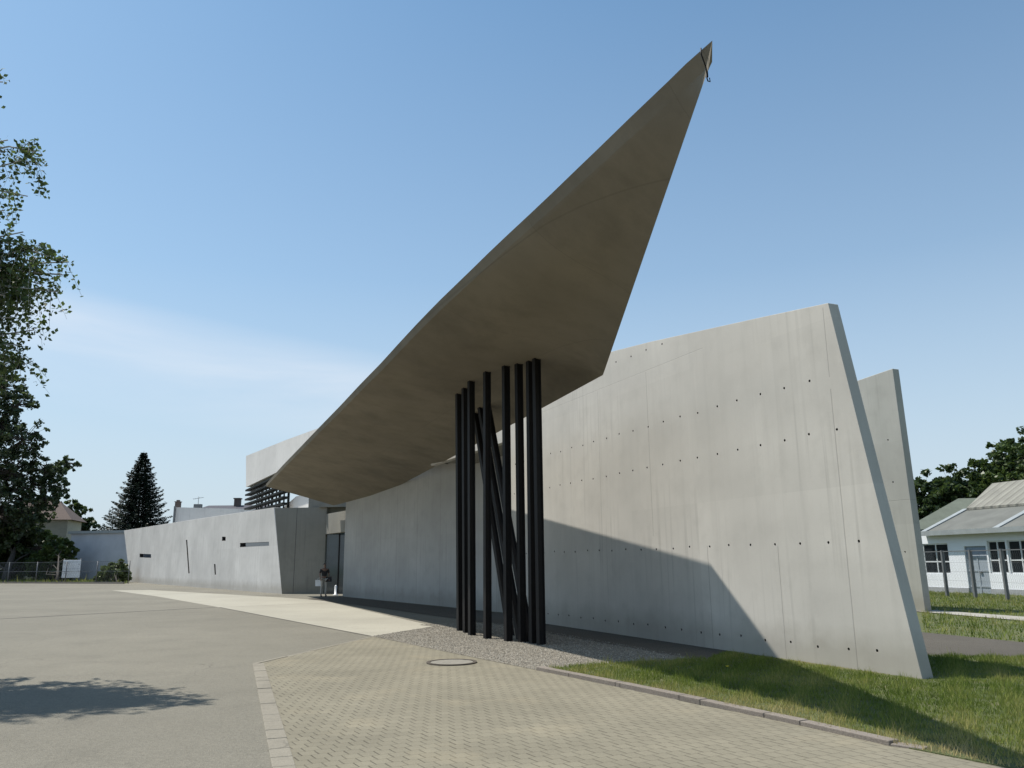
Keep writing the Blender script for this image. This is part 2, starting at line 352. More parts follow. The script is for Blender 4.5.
# pavers
kl=gc+kerb_dir*22
pav=[gc,ga,G(460,655),ge,G(620,688),G(700,705.5),G(800,724),G(890,740),G(960,750),V((9,8,0)),V((9,-14,0)),V((kl.x,kl.y,0))]
pang=-math.atan2((gd-gc).y,(gd-gc).x)
sheet('paved_forecourt',pav,.004,paver(math.radians(-30)))
# kerb stones flush along the left edge of the pavers
def kerbrow(name,a,b,w,z,h,mat,ln=1.0,gap=.012,side=1,jit=.004):
    a=V(a);b=V(b);d=(b-a).normalized();n=V((-d.y,d.x,0));mb=MB();t=0;T=(b-a).length
    while t<T:
        l=min(ln*random.uniform(.8,1.2),T-t); 
        if l<.05:break
        c=a+d*(t+l/2)+n*side*w/2
        mb.box((c.x,c.y,z+h/2-.1+random.uniform(-jit,jit)),(l-gap,w,h+.2),math.atan2(d.y,d.x)+random.uniform(-.004,.004))
        t+=l
    o=mb.build(name,mat,bevel=.008); return tag(o,kind='structure')
kerbrow('kerb',gc,gc+kerb_dir*20,.19,.008,.004,M['kerb'],.42,.016,side=1)
kerbrow('kerb',ga,gc,.08,.006,.004,M['kerb'],1.0,.01,side=1)
# raised kerb along the lawn: a polyline following the photo
kp=[G(536,670.5),G(620,687.5),G(700,704.5),G(800,726),G(890,746.5),G(925,751.5)]
for i in range(len(kp)-1):
    kerbrow('kerb',kp[i],kp[i+1],.13,.0,(.06,.058,.055,.045,.02)[i],M['kerb_pink'],1.0,.008,side=1)
# gravel bed and the strip of asphalt against the wall
grav=[ga+V((.12,0,0)),gb,G(470,629.5),G(470,616),W(16,0,1.3),W(9,0,1.15),W(5.2,0,.55),W(4.9,0,.3),G(700,668),G(590,668),G(560,671),ge,G(460,655)]
grav=[ga,gb,W(13.6,0,3.2),W(13.6,0,1.2),G(560,634),G(640,648),G(707,660),G(705,674),G(600,672),ge,G(500,663),G(460,655)]
sheet('gravel_bed',grav,.008,M['gravel'])
sheet('wall_foot_strip',[W(3.6,0,-.1),G(768,658.5),G(707,661.5),G(640,650),G(560,636),W(13.6,0,1.3),W(22,0,1.9),W(33,0,3.0),L1+V((-.6,-.2,0)),L1,L2,W(14.5,0,-.1)],.012,M['asphalt_dark'])
# paths to the right
a=G(928,633);b=G(1024,642.6);c=G(932,655.7);d=G(1024,657)
PA=[a-(b-a)*2.0,b+(b-a)*5,d+(d-c)*4,c-(d-c)*1.6]; sheet('asphalt_path',PA,.006,M['asphalt_dark'])
a=G(925,609.8);b=G(1024,617);c=G(925,612.3);d=G(1024,621)
PC=[a-(b-a)*1.5,b+(b-a)*3,d+(d-c)*3,c-(d-c)*1.5]; sheet('concrete_path',PC,.01,M['concrete_path'])
# scattered pebbles over the bed (uncountable)
def inpoly(P,poly):
    x,y=P[:,0],P[:,1]; ins=np.zeros(len(P),bool); n=len(poly)
    for i in range(n):
        x1,y1=poly[i][0],poly[i][1];x2,y2=poly[(i+1)%n][0],poly[(i+1)%n][1]
        c=((y1>y)!=(y2>y))&(x<(x2-x1)*(y-y1)/((y2-y1) if y2!=y1 else 1e-9)+x1); ins^=c
    return ins
gx=[p[0] for p in grav];gy=[p[1] for p in grav]
P=np.c_[rng.uniform(min(gx),max(gx),26000),rng.uniform(min(gy),max(gy),26000)];P=P[inpoly(P,grav)][:12000]
n=len(P);s=rng.uniform(.008,.02,n);ang=rng.uniform(0,6.28,n);vs=np.zeros((n,8,3))
oct_=np.array([[1,0,0],[0,1,0],[-1,0,0],[0,-1,0]])
faces=[]
base=np.zeros((n,5,3))
for k in range(4):
    a=ang+k*math.pi/2; rr=s*rng.uniform(.7,1.2,n)
    base[:,k,0]=P[:,0]+np.cos(a)*rr; base[:,k,1]=P[:,1]+np.sin(a)*rr; base[:,k,2]=.008
base[:,4,0]=P[:,0];base[:,4,1]=P[:,1];base[:,4,2]=.01+s*.8
tri=[(0,1,4),(1,2,4),(2,3,4),(3,0,4)]
vv=np.concatenate([base[:,t,:] for t in tri],axis=1).reshape(-1,3)
peb=fast_mesh('gravel',vv,3,M['gravel']); tag(peb,kind='stuff')
peb_mat=bpy.data.materials.new('pebbles');peb_mat.use_nodes=True;nt=peb_mat.node_tree
co=coords(nt);v=N(nt,'ShaderNodeTexVoronoi');v.inputs['Scale'].default_value=30;L(nt,co,v.inputs['Vector']);sc=N(nt,'ShaderNodeSeparateColor');L(nt,v.outputs['Color'],sc.inputs[0])
L(nt,ramp(nt,sc.outputs[0],[(0,(.11,.098,.075)),(.5,(.2,.18,.145)),(1,(.36,.33,.28))]),nt.nodes['Principled BSDF'].inputs['Base Color'])
nt.nodes['Principled BSDF'].inputs['Roughness'].default_value=.9; peb.data.materials[0]=peb_mat

# lawn
lawn=[G(546,670),G(620,686.5),G(700,703.5),G(800,725),G(890,745.5),G(1010,769),V((9,1.5,0)),V((60,-4,0)),V((60,8,0)),V((9.5,14.6,0))]
lawn_near=lawn[:7]+[V((17,3,0)),V((17,12.7,0)),G(932,656.2),V((5.9,15.05,0)),W(4.0,0,-.15),W(4.3,0,.01),G(707,659.3),G(625,663),G(570,667)]
mb=MB(); mb.prism([V((p[0],p[1],.014)) for p in lawn_near],(0,0,-.1)); tag(mb.build('lawn',M['soil']),kind='structure')
def blades(name,poly,n,hmin,hmax,w,keep=None,z0=.02):
    xs=[p[0] for p in poly];ys=[p[1] for p in poly]
    P=np.c_[rng.uniform(min(xs),max(xs),n),rng.uniform(min(ys),max(ys),n)];P=P[inpoly(P,poly)]
    if keep is not None: P=P[keep(P)]
    n=len(P); 
    # patches: low-frequency variation
    q=np.sin(P[:,0]*1.9+1.3*np.sin(P[:,1]*1.1))*np.cos(P[:,1]*1.6+.8*np.sin(P[:,0]*2.3))
    q2=np.sin(P[:,0]*7.1+P[:,1]*3.2)*np.sin(P[:,1]*8.3-P[:,0]*2.7)
    # distance to the kerb polyline -> dry edge, and to the wall foot
    dk=np.full(n,9.)
    pl=kp+[G(1010,769),V((9,1.5,0))]
    for i in range(len(pl)-1):
        a=np.array(pl[i][:2]);b=np.array(pl[i+1][:2]);ab=b-a;t=np.clip(((P-a)@ab)/(ab@ab),0,1);dk=np.minimum(dk,np.hypot(*(P-a-t[:,None]*ab).T))
    a=np.array(W(0)[:2]);ab=np.array(WD[:2]);t=np.clip((P-a)@ab,0,4.5);dw=np.hypot(*(P-a-t[:,None]*ab).T)
    tone=.36+.2*q+.12*q2+.5*np.exp(-dk/.42)+.4*np.exp(-dw/.18)
    tone+=.35*np.clip((P[:,0]-4.2)/2.5,0,1)*np.clip((9.5-P[:,1])/2,0,1)
    h=rng.uniform(hmin,hmax,n)*(1-.35*np.clip(tone-.4,0,1))*(1+.25*q2); a=rng.uniform(0,6.28,n); h*=1-.75*np.exp(-dw/.25); h*=np.where((q2>.55)&(rng.uniform(0,1,n)<.3),rng.uniform(1.2,2.1,n),1)*np.where(q2<-.6,.55,1); ln=rng.uniform(.1,.75,n)*h
    d=rng.uniform(0,6.28,n); ww=w*rng.uniform(.6,1.3,n)
    v=np.zeros((n,3,3)); v[:,0,0]=P[:,0]-np.cos(a)*ww;v[:,0,1]=P[:,1]-np.sin(a)*ww;v[:,1,0]=P[:,0]+np.cos(a)*ww;v[:,1,1]=P[:,1]+np.sin(a)*ww
    v[:,0,2]=v[:,1,2]=z0; v[:,2,0]=P[:,0]+np.cos(d)*ln; v[:,2,1]=P[:,1]+np.sin(d)*ln; v[:,2,2]=z0+h
    o=fast_mesh(name,v.reshape(-1,3),3,M['grass'],attr=np.repeat(np.clip(tone,0,1),3)); return tag(o,kind='stuff')
vis=lambda P:(P[:,0]<.85*P[:,1]+1.5)
blades('grass',lawn_near,480000,.03,.085,.0045,vis,z0=.01)
far_poly=[V((5.6,16,0)),V((10,16,0)),V((40,12,0)),V((60,45,0)),V((20,45,0)),V((15,36,0))]

blades('grass',far_poly,200000,.04,.13,.011,lambda P:(P[:,0]<.68*P[:,1])&(P[:,0]>.49*P[:,1])&~inpoly(P,PC)&~inpoly(P,PA),z0=-.012)
verge=[G(-60,583.5),G(128,583.5),G(128,580.5),G(-60,579)]
blades('grass',[V((p.x,p.y,0)) for p in verge],16000,.15,.5,.05,z0=-.012)

# dandelion in the lawn
dd=empty('dandelion',G(727,673.5)); tag(dd,'single yellow dandelion flower standing in the shaded lawn','flower')
mb=MB(); mb.tube([(0,0,0),(.01,0,.05),(.012,.004,.1)],.003,6); mb.build('stem',M['stem'],dd)
mb=MB()
for k in range(18):
    a=k*2*math.pi/18; mb.add([(.012,0,.1),(.012+.024*math.cos(a-.15),.024*math.sin(a-.15),.108),(.012+.028*math.cos(a),.028*math.sin(a),.112),(.012+.024*math.cos(a+.15),.024*math.sin(a+.15),.108)],[(0,1,2,3)])
mb.tube([(.012,0,.098),(.012,0,.112)],[.014,.01],8); mb.build('flower_head',M['yellow'],dd)

# manhole
mh=empty('manhole_cover',(-1.065,14.3,.006)); tag(mh,'round manhole cover with a dark iron rim and pale concrete centre set in the pavers','manhole cover')
mb=MB()
def ring(mb,r1,r2,z1,z2,n=48):
    vs=[];fs=[]
    for k in range(n):
        a=2*math.pi*k/n;c,s_=math.cos(a),math.sin(a); vs+=[(r1*c,r1*s_,z1),(r1*c,r1*s_,z2),(r2*c,r2*s_,z2),(r2*c,r2*s_,z1)]
    for k in range(n):
        i=4*k;j=4*((k+1)%n); fs+=[(i+1,j+1,j+2,i+2),(i,j,j+1,i+1),(i+2,j+2,j+3,i+3)]
    mb.add(vs,fs)
ring(mb,.37,.43,-.01,.018); mb.build('rim',M['iron'],mh)
mb=MB(); mb.tube([(0,0,-.01),(0,0,.012)],.362,48,smooth=False); mb.build('lid',M['iron_lid'],mh)

# ---------------------------------------------------------------- walls
def cutter_apply(o,cut):
    mod=o.modifiers.new('cut','BOOLEAN'); mod.object=cut; mod.solver='EXACT'; mod.operation='DIFFERENCE'
    try: mod.material_mode='TRANSFER'
    except Exception: pass
    dg=bpy.context.evaluated_depsgraph_get(); me=bpy.data.meshes.new_from_object(o.evaluated_get(dg))
    o.modifiers.clear(); old=o.data; o.data=me; me.name=old.name
    bpy.data.objects.remove(cut,do_unlink=True)
def wall(name,origin,dr,outline,th,mats,parent,holes=[],boxes=[],bevel=.012,label=None):
    """outline (u,z) seen from the front; local y=0 is the front face, the wall goes back to y=-th"""
    rz=math.atan2(dr.y,dr.x); mb=MB(); mb.prism([(u,0,z) for u,z in outline],(0,-th,0))
    o=mb.build(name,mats,parent); o.matrix_parent_inverse=Matrix.Identity(4)
    o.location=origin-parent.location; o.rotation_euler=(0,0,rz)
    if holes or boxes:
        c=MB()
        for u,z in holes: c.tube([(u,.05,z),(u,-.05,z)],.021,10,mi=1,smooth=False)
        for q in boxes: c.prism([(u,.1,z) for u,z in q],(0,-.1-th*.75,0),mi=1)
        co=c.build('cut',mats); co.location=origin; co.rotation_euler=(0,0,rz)
        bpy.context.view_layer.update(); cutter_apply(o,co)
    if bevel:
        b=o.modifiers.new('bevel','BEVEL'); b.width=bevel; b.segments=1; b.limit_method='ANGLE'; b.angle_limit=math.radians(60)
    if label:o['label']=label
    return o
st=empty('concrete_building',(0,25,0)); tag(st,'long angular raw concrete building with a sharp upswept canopy on thin black columns','building')
def uz(px,py,o,d):
    p=vpl(px,py,o,o+d); return ((p-o).dot(d),p.z)
# long end wall, with an opening under its upper part
uo=(G(505,619)-P1).dot(WD)
beam=[uz(503,442.5,P1,WD),uz(444,461.5,P1,WD)]
out=[(0,-.3),uz(828,303,P1,WD),uz(760,317.5,P1,WD),uz(700,330.8,P1,WD),uz(650,341.8,P1,WD),uz(612,351.5,P1,WD),(12,7.15),(uo,7.35),(uo,-.3)]
hl=[]
for z,u0_,u1_ in ((4.64,1.66,14.3),(3.72,1.13,14.3),(1.93,.62,14.5),(.3,1.38,14.3)):
    k=0; u=u0_ if z!=1.93 else .94
    while u<u1_:
        hl.append((u+random.uniform(-.03,.03),z+random.uniform(-.018,.018))); u+=.625
hl+=[(.8,.33)]
for px,py in ((616,362),(631,356.5),(646,350),(662,344)): hl.append(uz(px,py,P1,WD))
wall('end_wall',P1,WD,out,.22,[M['wall'],M['hole']],st,holes=hl,label='tall sunlit wall with a slanting free end and rows of tie holes')
# upper wall over the opening, parallel to the hall front
Wo=W(uo); LNb=V((LD.y,-LD.x,0)); LNb=LNb if LNb.x>0 else -LNb
bq=[uz(503,442.5,Wo,LD),uz(444,461.5,Wo,LD)]; bs=(bq[1][1]-bq[0][1])/(bq[1][0]-bq[0][0]); bz=lambda u: bq[0][1]+bs*(u-bq[0][0])
wall('upper_wall',Wo+LD*.003,LD,[(0,bz(0)),(0,7.35),(14,7.6),(14,6.6),(bq[1][0]+1.6,6.3),(bq[1][0]+1.2,bz(bq[1][0]+1.2))],.22,[M['wall2'],M['hole']],st)
# second wall behind
Q=G(925.5,612); 
o2=[(0,-.3),uz(892.5,368.5,Q,WD),uz(859,380,Q,WD)]; 
u1,z1=o2[-1]; u0_,z0_=o2[-2]; sl=(z1-z0_)/(u1-u0_)
o2+= [(u1+8,z1+sl*8),(u1+8,-.3)]
h2=[uz(883,486,Q,WD),uz(893,482,Q,WD),uz(893,526,Q,WD),uz(905,552,Q,WD),uz(888,440,Q,WD)]
wall('rear_wall',Q,WD,o2,.3,[M['wallB'],M['hole']],st,holes=h2,label='shorter-looking slanting wall standing behind the tall end wall')
# slab closing the gap between the upper wall and the hall front
mb=MB(); c0=Wo+V((0,0,bz(0)+.02))+LNb*.23; ue=bq[1][0]+.3; c1=Wo+LD*ue+V((0,0,bz(ue)+.02))+LNb*.23; c2=Wo+LD*16+V((0,0,6.7))+LNb*.23
mb.prism([c0,c1,c1+LNb*4,c0+LNb*4],(0,0,.2)); mb.prism([c1,c2,c2+LNb*4,c1+LNb*4],(0,0,.2))
opening_slab=mb
# front wall of the hall (shaded, under the canopy)
po=L2-LD*1.2+LNb*.3
pt=[uz(500,443.5,po,LD),uz(447,464,po,LD),uz(400,481,po,LD),uz(337,501.5,po,LD)]; pt.insert(2,(pt[1][0]+.5,pt[1][1]+.12))
uL=(L1-po).dot(LD)
wall('hall_front_wall',po,LD,[(0,-.2),(0,pt[0][1]+.05)]+pt[:4]+[(uL,pt[4][1]),(uL,-.2)],.35,[M['panel'],M['hole']],st,label='smooth shaded wall under the canopy')
for i,v in enumerate(opening_slab.v): opening_slab.v[i]=(v[0]-st.location.x,v[1]-st.location.y,v[2])
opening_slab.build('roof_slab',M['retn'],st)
# left low wing with its slots
def wz(px,py): return uz(px,py,B_,BD)
wo=[wz(282.5,594),wz(273.8,507.5),wz(200,518.5),wz(124,530.5),wz(130.5,582)]
wo[0]=(wo[0][0],-.2); wo[-1]=(wo[-1][0],-.2)
slots=[[wz(*p) for p in q] for q in ([(139.5,553.7),(151,554.2),(151,557.8),(139.5,557.3)],[(186.0,540),(187.2,540),(189.6,573.5),(188.4,573.5)],[(222,536.8),(225.6,536.8),(225.6,540.6),(222,540.6)],[(214,564),(215.4,564),(216,574.8),(214.8,574.8)],[(240,543),(269,541.8),(269,545.6),(240,547)])]
wing=wall('wing_wall',B_,BD,wo,.4,[M['wing'],M['hole']],st,boxes=slots,label='low sunlit wing wall with narrow slot windows')
def lp(o,pts): return pts
def part_mb(mb,name,mats,bevel=0,label=None,parent=st):
    """mesh given in world coordinates, parented to the building"""
    for i,v in enumerate(mb.v): mb.v[i]=(v[0]-parent.location.x,v[1]-parent.location.y,v[2]-parent.location.z)
    o=mb.build(name,mats,parent,bevel); 
    if label:o['label']=label
    return o
# window panes at the bottom of the slots
BN=V((-BD.y,BD.x,0))
for q in (slots[0],slots[4]):
    mb=MB(); pts=[B_+BD*u+V((0,0,z))-BN*.2 for u,z in q]; mb.prism(pts,-BN*.02); part_mb(mb,'window',M['glass'])
# wing body and roof behind the wing wall
zt=wo[1][1]
mb=MB(); b0=B_-BN*.42+BD*1.0; b1=B_-BN*.42+BD*((A_-B_).length-1)
mb.prism([b0+V((0,0,zt-.9)),b1+V((0,0,zt-.9)),b1-BN*7+V((0,0,zt-.9)),b0-BN*7+V((0,0,zt-.9))],(0,0,.25)); part_mb(mb,'flat_roof',M['upper'])
# recessed entrance: return wall, side pier, lintel, glazing
R0=G(282,594); R1=atY(323,594.4,R0.y-.25); R1.z=0; RD=(R1-R0).normalized(); RN=V((RD.y,-RD.x,0))
mb=MB(); zr=4.95
bl=R0+V((0,0,-.1))-RN*.02; wtop=vpl(274.6,508,R0,R1)-RN*.02; zr=wtop.z
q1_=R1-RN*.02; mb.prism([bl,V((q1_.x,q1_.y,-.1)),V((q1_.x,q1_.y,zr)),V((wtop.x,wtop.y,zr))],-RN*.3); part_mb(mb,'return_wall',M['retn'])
j=G(293,594.1)+RN*.004
mb=MB(); mb.bar(j,j+V((0,0,zr-.05)),.015,.02); part_mb(mb,'joint_strip',M['hole'])
e0=V((R1.x,R1.y+.02,0)); e1=L1+V((.4,.6,0)); ed=(e1-e0).normalized(); en=V((ed.y,-ed.x,0))
mb=MB(); bz0=atY(330,534,e0.y).z; bz1=atY(330,514,e0.y).z
mb.prism([e0+V((0,0,bz0)),e1+V((0,0,bz0)),e1+V((0,0,bz1)),e0+V((0,0,bz1))],-en*.4); part_mb(mb,'lintel',M['retn'])
mb=MB(); g0=V((R1.x-.4,R1.y+.25,0)); g1=g0+V((3.6,0,0)); en=V((0,-1,0))
mb.prism([g0,g1,g1+V((0,0,bz0+.3)),g0+V((0,0,bz0+.3))],-en*.03); gl=part_mb(mb,'entrance_glazing',M['glass_blue'])
mb=MB()
for t in (0,.33,.66,1): p=g0.lerp(g1,t)+en*.03; mb.bar(p,p+V((0,0,bz0+.3)),.07,.06)
part_mb(mb,'glazing_frame',M['dark_metal'])
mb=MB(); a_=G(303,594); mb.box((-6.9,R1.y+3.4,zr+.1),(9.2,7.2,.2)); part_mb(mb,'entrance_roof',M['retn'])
# filler slab added above the glazing so the gap under the canopy is dark
mb=MB(); k0=R1-RN*.3;k1=G(338,596)-en*3+V((4,0,0))
mb.box((g0.x+1.8,g0.y+.35,bz0+1.3),(5.2,.3,2.9)); part_mb(mb,'gap_filler',M['retn'])

# canopy -------------------------------------------------------
left_px=[(712.3,40.5,5.7),(700,51.3,5.76),(684,65.5,5.83),(670,79.5,5.89),(650,98.5,5.97),(627,120.5,6.05),(605.6,141.5,6.16),(583,163,6.29),(560,185.5,6.42),(531,213,6.53),(495,246.5,6.6),(468,273,6.64),(440,300,6.67),(420,320.5,6.67),(400,342,6.66),(382,362,6.62),(360,384.5,6.57),(340,406,6.5),(320,426.5,6.42),(300,447.5,6.33),(283,465,6.22),(266,484,6.1)]
LT=[atZ(x,y,z) for x,y,z in left_px]     # top outer arris of the slab edge
corner=atZ(603,375,5.56)
tipR=LT[0]+(corner-LT[0]).xy.normalized().to_3d()*.17+V((0,0,-.125))
Eb=atZ(444,461.5,5.33)
Eb=vpl(444,461.5,Wo,Wo+LD)
We=[vpl(420,474.6,po-LNb*.45,po-LNb*.45+LD),vpl(400,485,po-LNb*.02,po-LNb*.02+LD),vpl(370,495.8,po-LNb*.0,po+LD),vpl(340,504,po,po+LD)]
endp=We[3]+LD*1.2
# right edge sampled so that station i pairs with left station i
rpath=[tipR,corner,Eb]+We+[endp]
rf=[0,.40,.72,.785,.825,.895,.97,1.0]   # fraction of the left arc at which each right point sits
arc=[0]
for i in range(1,len(LT)): arc.append(arc[-1]+(LT[i]-LT[i-1]).length)
T=arc[-1]
# pair by crosswise lines: left stations dense
NS=48
def along(pts,ar,s):
    for i in range(1,len(pts)):
        if s<=ar[i]+1e-9:
            t=(s-ar[i-1])/(ar[i]-ar[i-1]); return pts[i-1].lerp(pts[i],t)
    return pts[-1]
stations=sorted(set([i/NS for i in range(NS+1)]+rf+[.0035,.007,.012]))
TH=.14
top=[];bot=[]
NT=12
for s in stations:
    a=along(LT,arc,s*T); b=along(rpath,rf,s)
    # outward lean of the slab edge: bottom arris is inset under the top arris
    wl=(b-a).xy.length; tg=along(LT,arc,min(T,s*T+.3))-along(LT,arc,max(0,s*T-.3)); inw=V((-tg.y,tg.x,0)).normalized(); inw=inw if inw.x>0 else -inw
    th_=TH-.015*max(0,1-s/.06)
    al=a+V((0,0,-th_))+inw*min(.085-.05*s,max(0,(b-a).dot(inw)*.98))
    if s==0: al=b.copy()
    rowt=[];rowb=[]
    for k in range(NT+1):
        t=k/NT
        w_=(wl/6.0)
        bul=12.2*t**4*(1-t)*.27*math.exp(-((s-.38)/.2)**2)*min(1,w_)+4*t*(1-t)*.03*min(1,w_)
        pb=al.lerp(b,t)+V((0,0,bul)); pt_=a.lerp(b+V((0,0,th_)),t)+V((0,0,bul))
        rowb.append(pb); rowt.append(pt_)
    top.append(rowt);bot.append(rowb)
mb=MB(); nS=len(stations)
vb=[p for r_ in bot for p in r_]; vt=[p for r_ in top for p in r_]
off=len(vb); fs=[]
K=NT+1
for i in range(nS-1):
    for k in range(NT):
        fs.append((i*K+k,(i+1)*K+k,(i+1)*K+k+1,i*K+k+1)); fs.append((off+i*K+k,off+i*K+k+1,off+(i+1)*K+k+1,off+(i+1)*K+k))
mb.add(vb+vt,fs,0,True)
fs=[]
for i in range(nS-1):
    fs.append((i*K,off+i*K,off+(i+1)*K,(i+1)*K)); fs.append((i*K+NT,(i+1)*K+NT,off+(i+1)*K+NT,off+i*K+NT))
for k in range(NT):
    fs.append((k,k+1,off+k+1,off+k)); e=(nS-1)*K; fs.append((e+k,off+e+k,off+e+k+1,e+k+1))
mb.add(vb+vt,fs,0,False)
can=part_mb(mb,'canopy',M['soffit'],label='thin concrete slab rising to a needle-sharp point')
es=can.modifiers.new('es','EDGE_SPLIT'); es.split_angle=math.radians(30)
def soffit_z(x,y):
    best=None
    for i in range(nS-1):
        for k in range(NT):
            q=[bot[i][k],bot[i+1][k],bot[i+1][k+1],bot[i][k+1]]
            if x<min(p.x for p in q)-.01 or x>max(p.x for p in q)+.01 or y<min(p.y for p in q)-.01 or y>max(p.y for p in q)+.01: continue
            if inpoly(np.array([[x,y]]),q)[0]: return sum(p.z for p in q)/4
    return 6.0
# cable clip at the tip
tp=LT[0].lerp(LT[1],.8)
mb=MB(); b_=tp+V((0,0,-TH)); 
ra=rpath[0].lerp(rpath[1],.01)+V((0,0,-.004))
mb.tube([tp+V((-.012,0,.01)),tp+V((-.012,0,-.05)),b_+V((.02,.01,-.012)),ra+V((.012,0,-.012)),ra+V((.014,0,.1))],.006,6)
mb.tube([ra+V((.0,0,-.0)),ra+V((.012,.0,-.05)),ra+V((.03,0,-.055)),ra+V((.03,.01,-.015))],.005,6); part_mb(mb,'cable_loop',M['dark_metal'])
# columns
def col_(base,top_,w=.14,d=.14):
    mb=MB(); base=V(base);top_=V(top_); ax=(top_-base).normalized()
    x=WD.cross(ax).normalized()*-1; y=ax.cross(x).normalized()
    # H profile
    t=.02
    for (cx,cy,sx_,sy_) in ((-w/2+t/2,0,t,d),(w/2-t/2,0,t,d),(0,0,w-2*t,t*4)):
        P=[p+x*(cx+ex*sx_/2)+y*(cy+ey*sy_/2) for p in(base,top_) for ex in(-1,1) for ey in(-1,1)]
        mb.add(P,[(0,1,3,2),(4,6,7,5),(0,4,5,1),(2,3,7,6),(0,2,6,4),(1,5,7,3)])
    part_mb(mb,'column',M['dark_metal'])
cols=[(458.6,460.3,631),(465,466.5,633),(471,472,635.5),(487,487.5,639),(506,508.3,641.5),(519,522.3,642.5),(530.5,533.5,643.8),(537,541.2,645)]
for tx,bx,by in cols:
    g=G(bx,by); z=soffit_z(g.x,g.y)
    t=atY(tx,400,g.y); top_=V((t.x,g.y,0)); z=soffit_z(top_.x,top_.y)
    # follow the lean read off the photo
    tt=V((top_.x,top_.y,z+.05)); col_(g-V((0,0,.05)),tt,.145,.15)
for (tx,ty),(bx,by) in (((475,413),(511,636)),((480.5,409),(521,640)),((487,405),(531,642.5))):
    g=G(bx,by)
    # find the point of the soffit seen at (tx,ty)
    Y=16
    while Y<32:
        p=atY(tx,ty,Y)
        if p.z>=soffit_z(p.x,p.y): break
        Y+=.05
    col_(g-V((0,0,.05)),V((p.x,p.y,p.z+.05)),.14,.14)

# upper storey with louvres
U0=atY(246,487,65); U0g=V((U0.x,U0.y,0)); U1=atY(317,429,52); U1g=V((U1.x,U1.y,0)); UD=(U1g-U0g).normalized(); UN=V((-UD.y,UD.x,0)); UN=-UN if UN.y<0 else UN
def up(px,py): return vpl(px,py,U0g,U0g+UD)
ua=up(246,456);ub=up(246,487);uc=up(273,474);ud=up(317,429)
dirt=(ud-ua); dirb=(uc-ub)
ext=1.25
te=ua+dirt*ext; be=ub+dirb*((te-ua).xy.length/dirb.xy.length)
ml=up(290,442)
tm=ua.lerp(te,.5); tm.z+=.06
mb=MB(); mb.prism([ub,be,te,tm,ua],UN*5); part_mb(mb,'upper_storey',M['upper'],label='pale upper storey over dark louvres')
for k in range(6):
    mb=MB(); a=ub+V((0,0,-.28-.37*k))-UD*.15; rise=(be-ub).z/(be-ub).xy.length
    b=a+UD*(9.5)+V((0,0,rise*9.5*(1-.12*k)))
    mb.bar(a+UN*.25,b+UN*.25,.5,.13); part_mb(mb,'louvre_blade',M['louvre'])
for k,(t,w) in enumerate(((.7,.07),(1.25,.07),(2.0,.38),(3.0,.07),(3.8,.12),(4.6,.3),(5.6,.07),(6.4,.35),(7.4,.07),(8.4,.3))):
    p=ub+UD*t+UN*.75; mb=MB(); mb.bar(V((p.x,p.y,3.5)),V((p.x,p.y,8.0+t*.06)),w,.1); part_mb(mb,'mullion',M['louvre'])
# pale parapet under the louvres
Pa=atY(281,509.5,60);Pb=vpl(296,496.5,Pa,Pa+UD);Pc=vpl(311,492,Pa,Pa+UD);Pd=vpl(311,508,Pa,Pa+UD)
mb=MB(); mb.prism([Pa,Pd,Pc,Pb],UN*.3); part_mb(mb,'parapet',M['upper'])

# white bollard at the foot of the hall wall
bo=G(335.5,595.5); mb=MB(); mb.tube([(0,0,0),(0,0,.06),(0,0,.061),(0,0,.5),(0,0,.55)],[.14,.14,.07,.065,.03],14); o=mb.build('bollard',M['white_metal']); o.location=bo
tag(o,'short white bollard at the left foot of the shaded hall wall','bollard')

# ---------------------------------------------------------------- person at the entrance
def skin_obj(name,joints,edges,mat,parent,loc,sub=1,smooth=True):
    me=bpy.data.meshes.new(name); me.from_pydata([j[0] for j in joints],edges,[]); me.materials.append(mat)
    o=bpy.data.objects.new(name,me); COL.objects.link(o)
    sm=o.modifiers.new('skin','SKIN'); sm.use_smooth_shade=True
    for i,j in enumerate(joints):
        r=j[1]; me.skin_vertices[0].data[i].radius=r if hasattr(r,'__len__') else (r,r)
    me.skin_vertices[0].data[0].use_root=True
    s2=o.modifiers.new('sub','SUBSURF'); s2.levels=sub; s2.render_levels=sub
    dg=bpy.context.evaluated_depsgraph_get(); m2=bpy.data.meshes.new_from_object(o.evaluated_get(dg)); o.modifiers.clear(); o.data=m2
    m2.materials.clear(); m2.materials.append(mat)
    if parent:o.parent=parent
    else:o.location=loc
    return o
pl_=G(323.5,596.6)
pm_skin=plain('skin',(.2,.12,.085),.6); pm_shirt=plain('dark_shirt',(.03,.028,.03),.9); pm_tr=plain('light_trousers',(.42,.4,.36),.9); pm_hair=plain('dark_hair',(.02,.015,.012),.7); pm_shoe=plain('shoe',(.05,.04,.035),.6)
J=[((0,0,.95),(.14,.1)),((0,.01,1.15),(.13,.09)),((0,0,1.38),(.16,.1)),((0,0,1.48),.06),((0,-.01,1.54),.052),((0,-.02,1.62),(.078,.095)),((0,-.02,1.71),(.06,.075)),
 ((.19,0,1.4),.05),((.25,.02,1.14),.04),((.22,-.12,.93),.03),((.22,-.15,.86),(.02,.035)),
 ((-.19,0,1.4),.05),((-.25,.02,1.14),.04),((-.24,-.14,.95),.03),((-.24,-.18,.88),(.02,.035)),
 ((.09,0,.88),.09),((.1,-.03,.5),.058),((.1,.0,.09),.04),((.11,-.14,.04),.035),
 ((-.09,0,.88),.09),((-.11,.05,.5),.058),((-.12,.1,.09),.04),((-.13,-.04,.04),.035)]
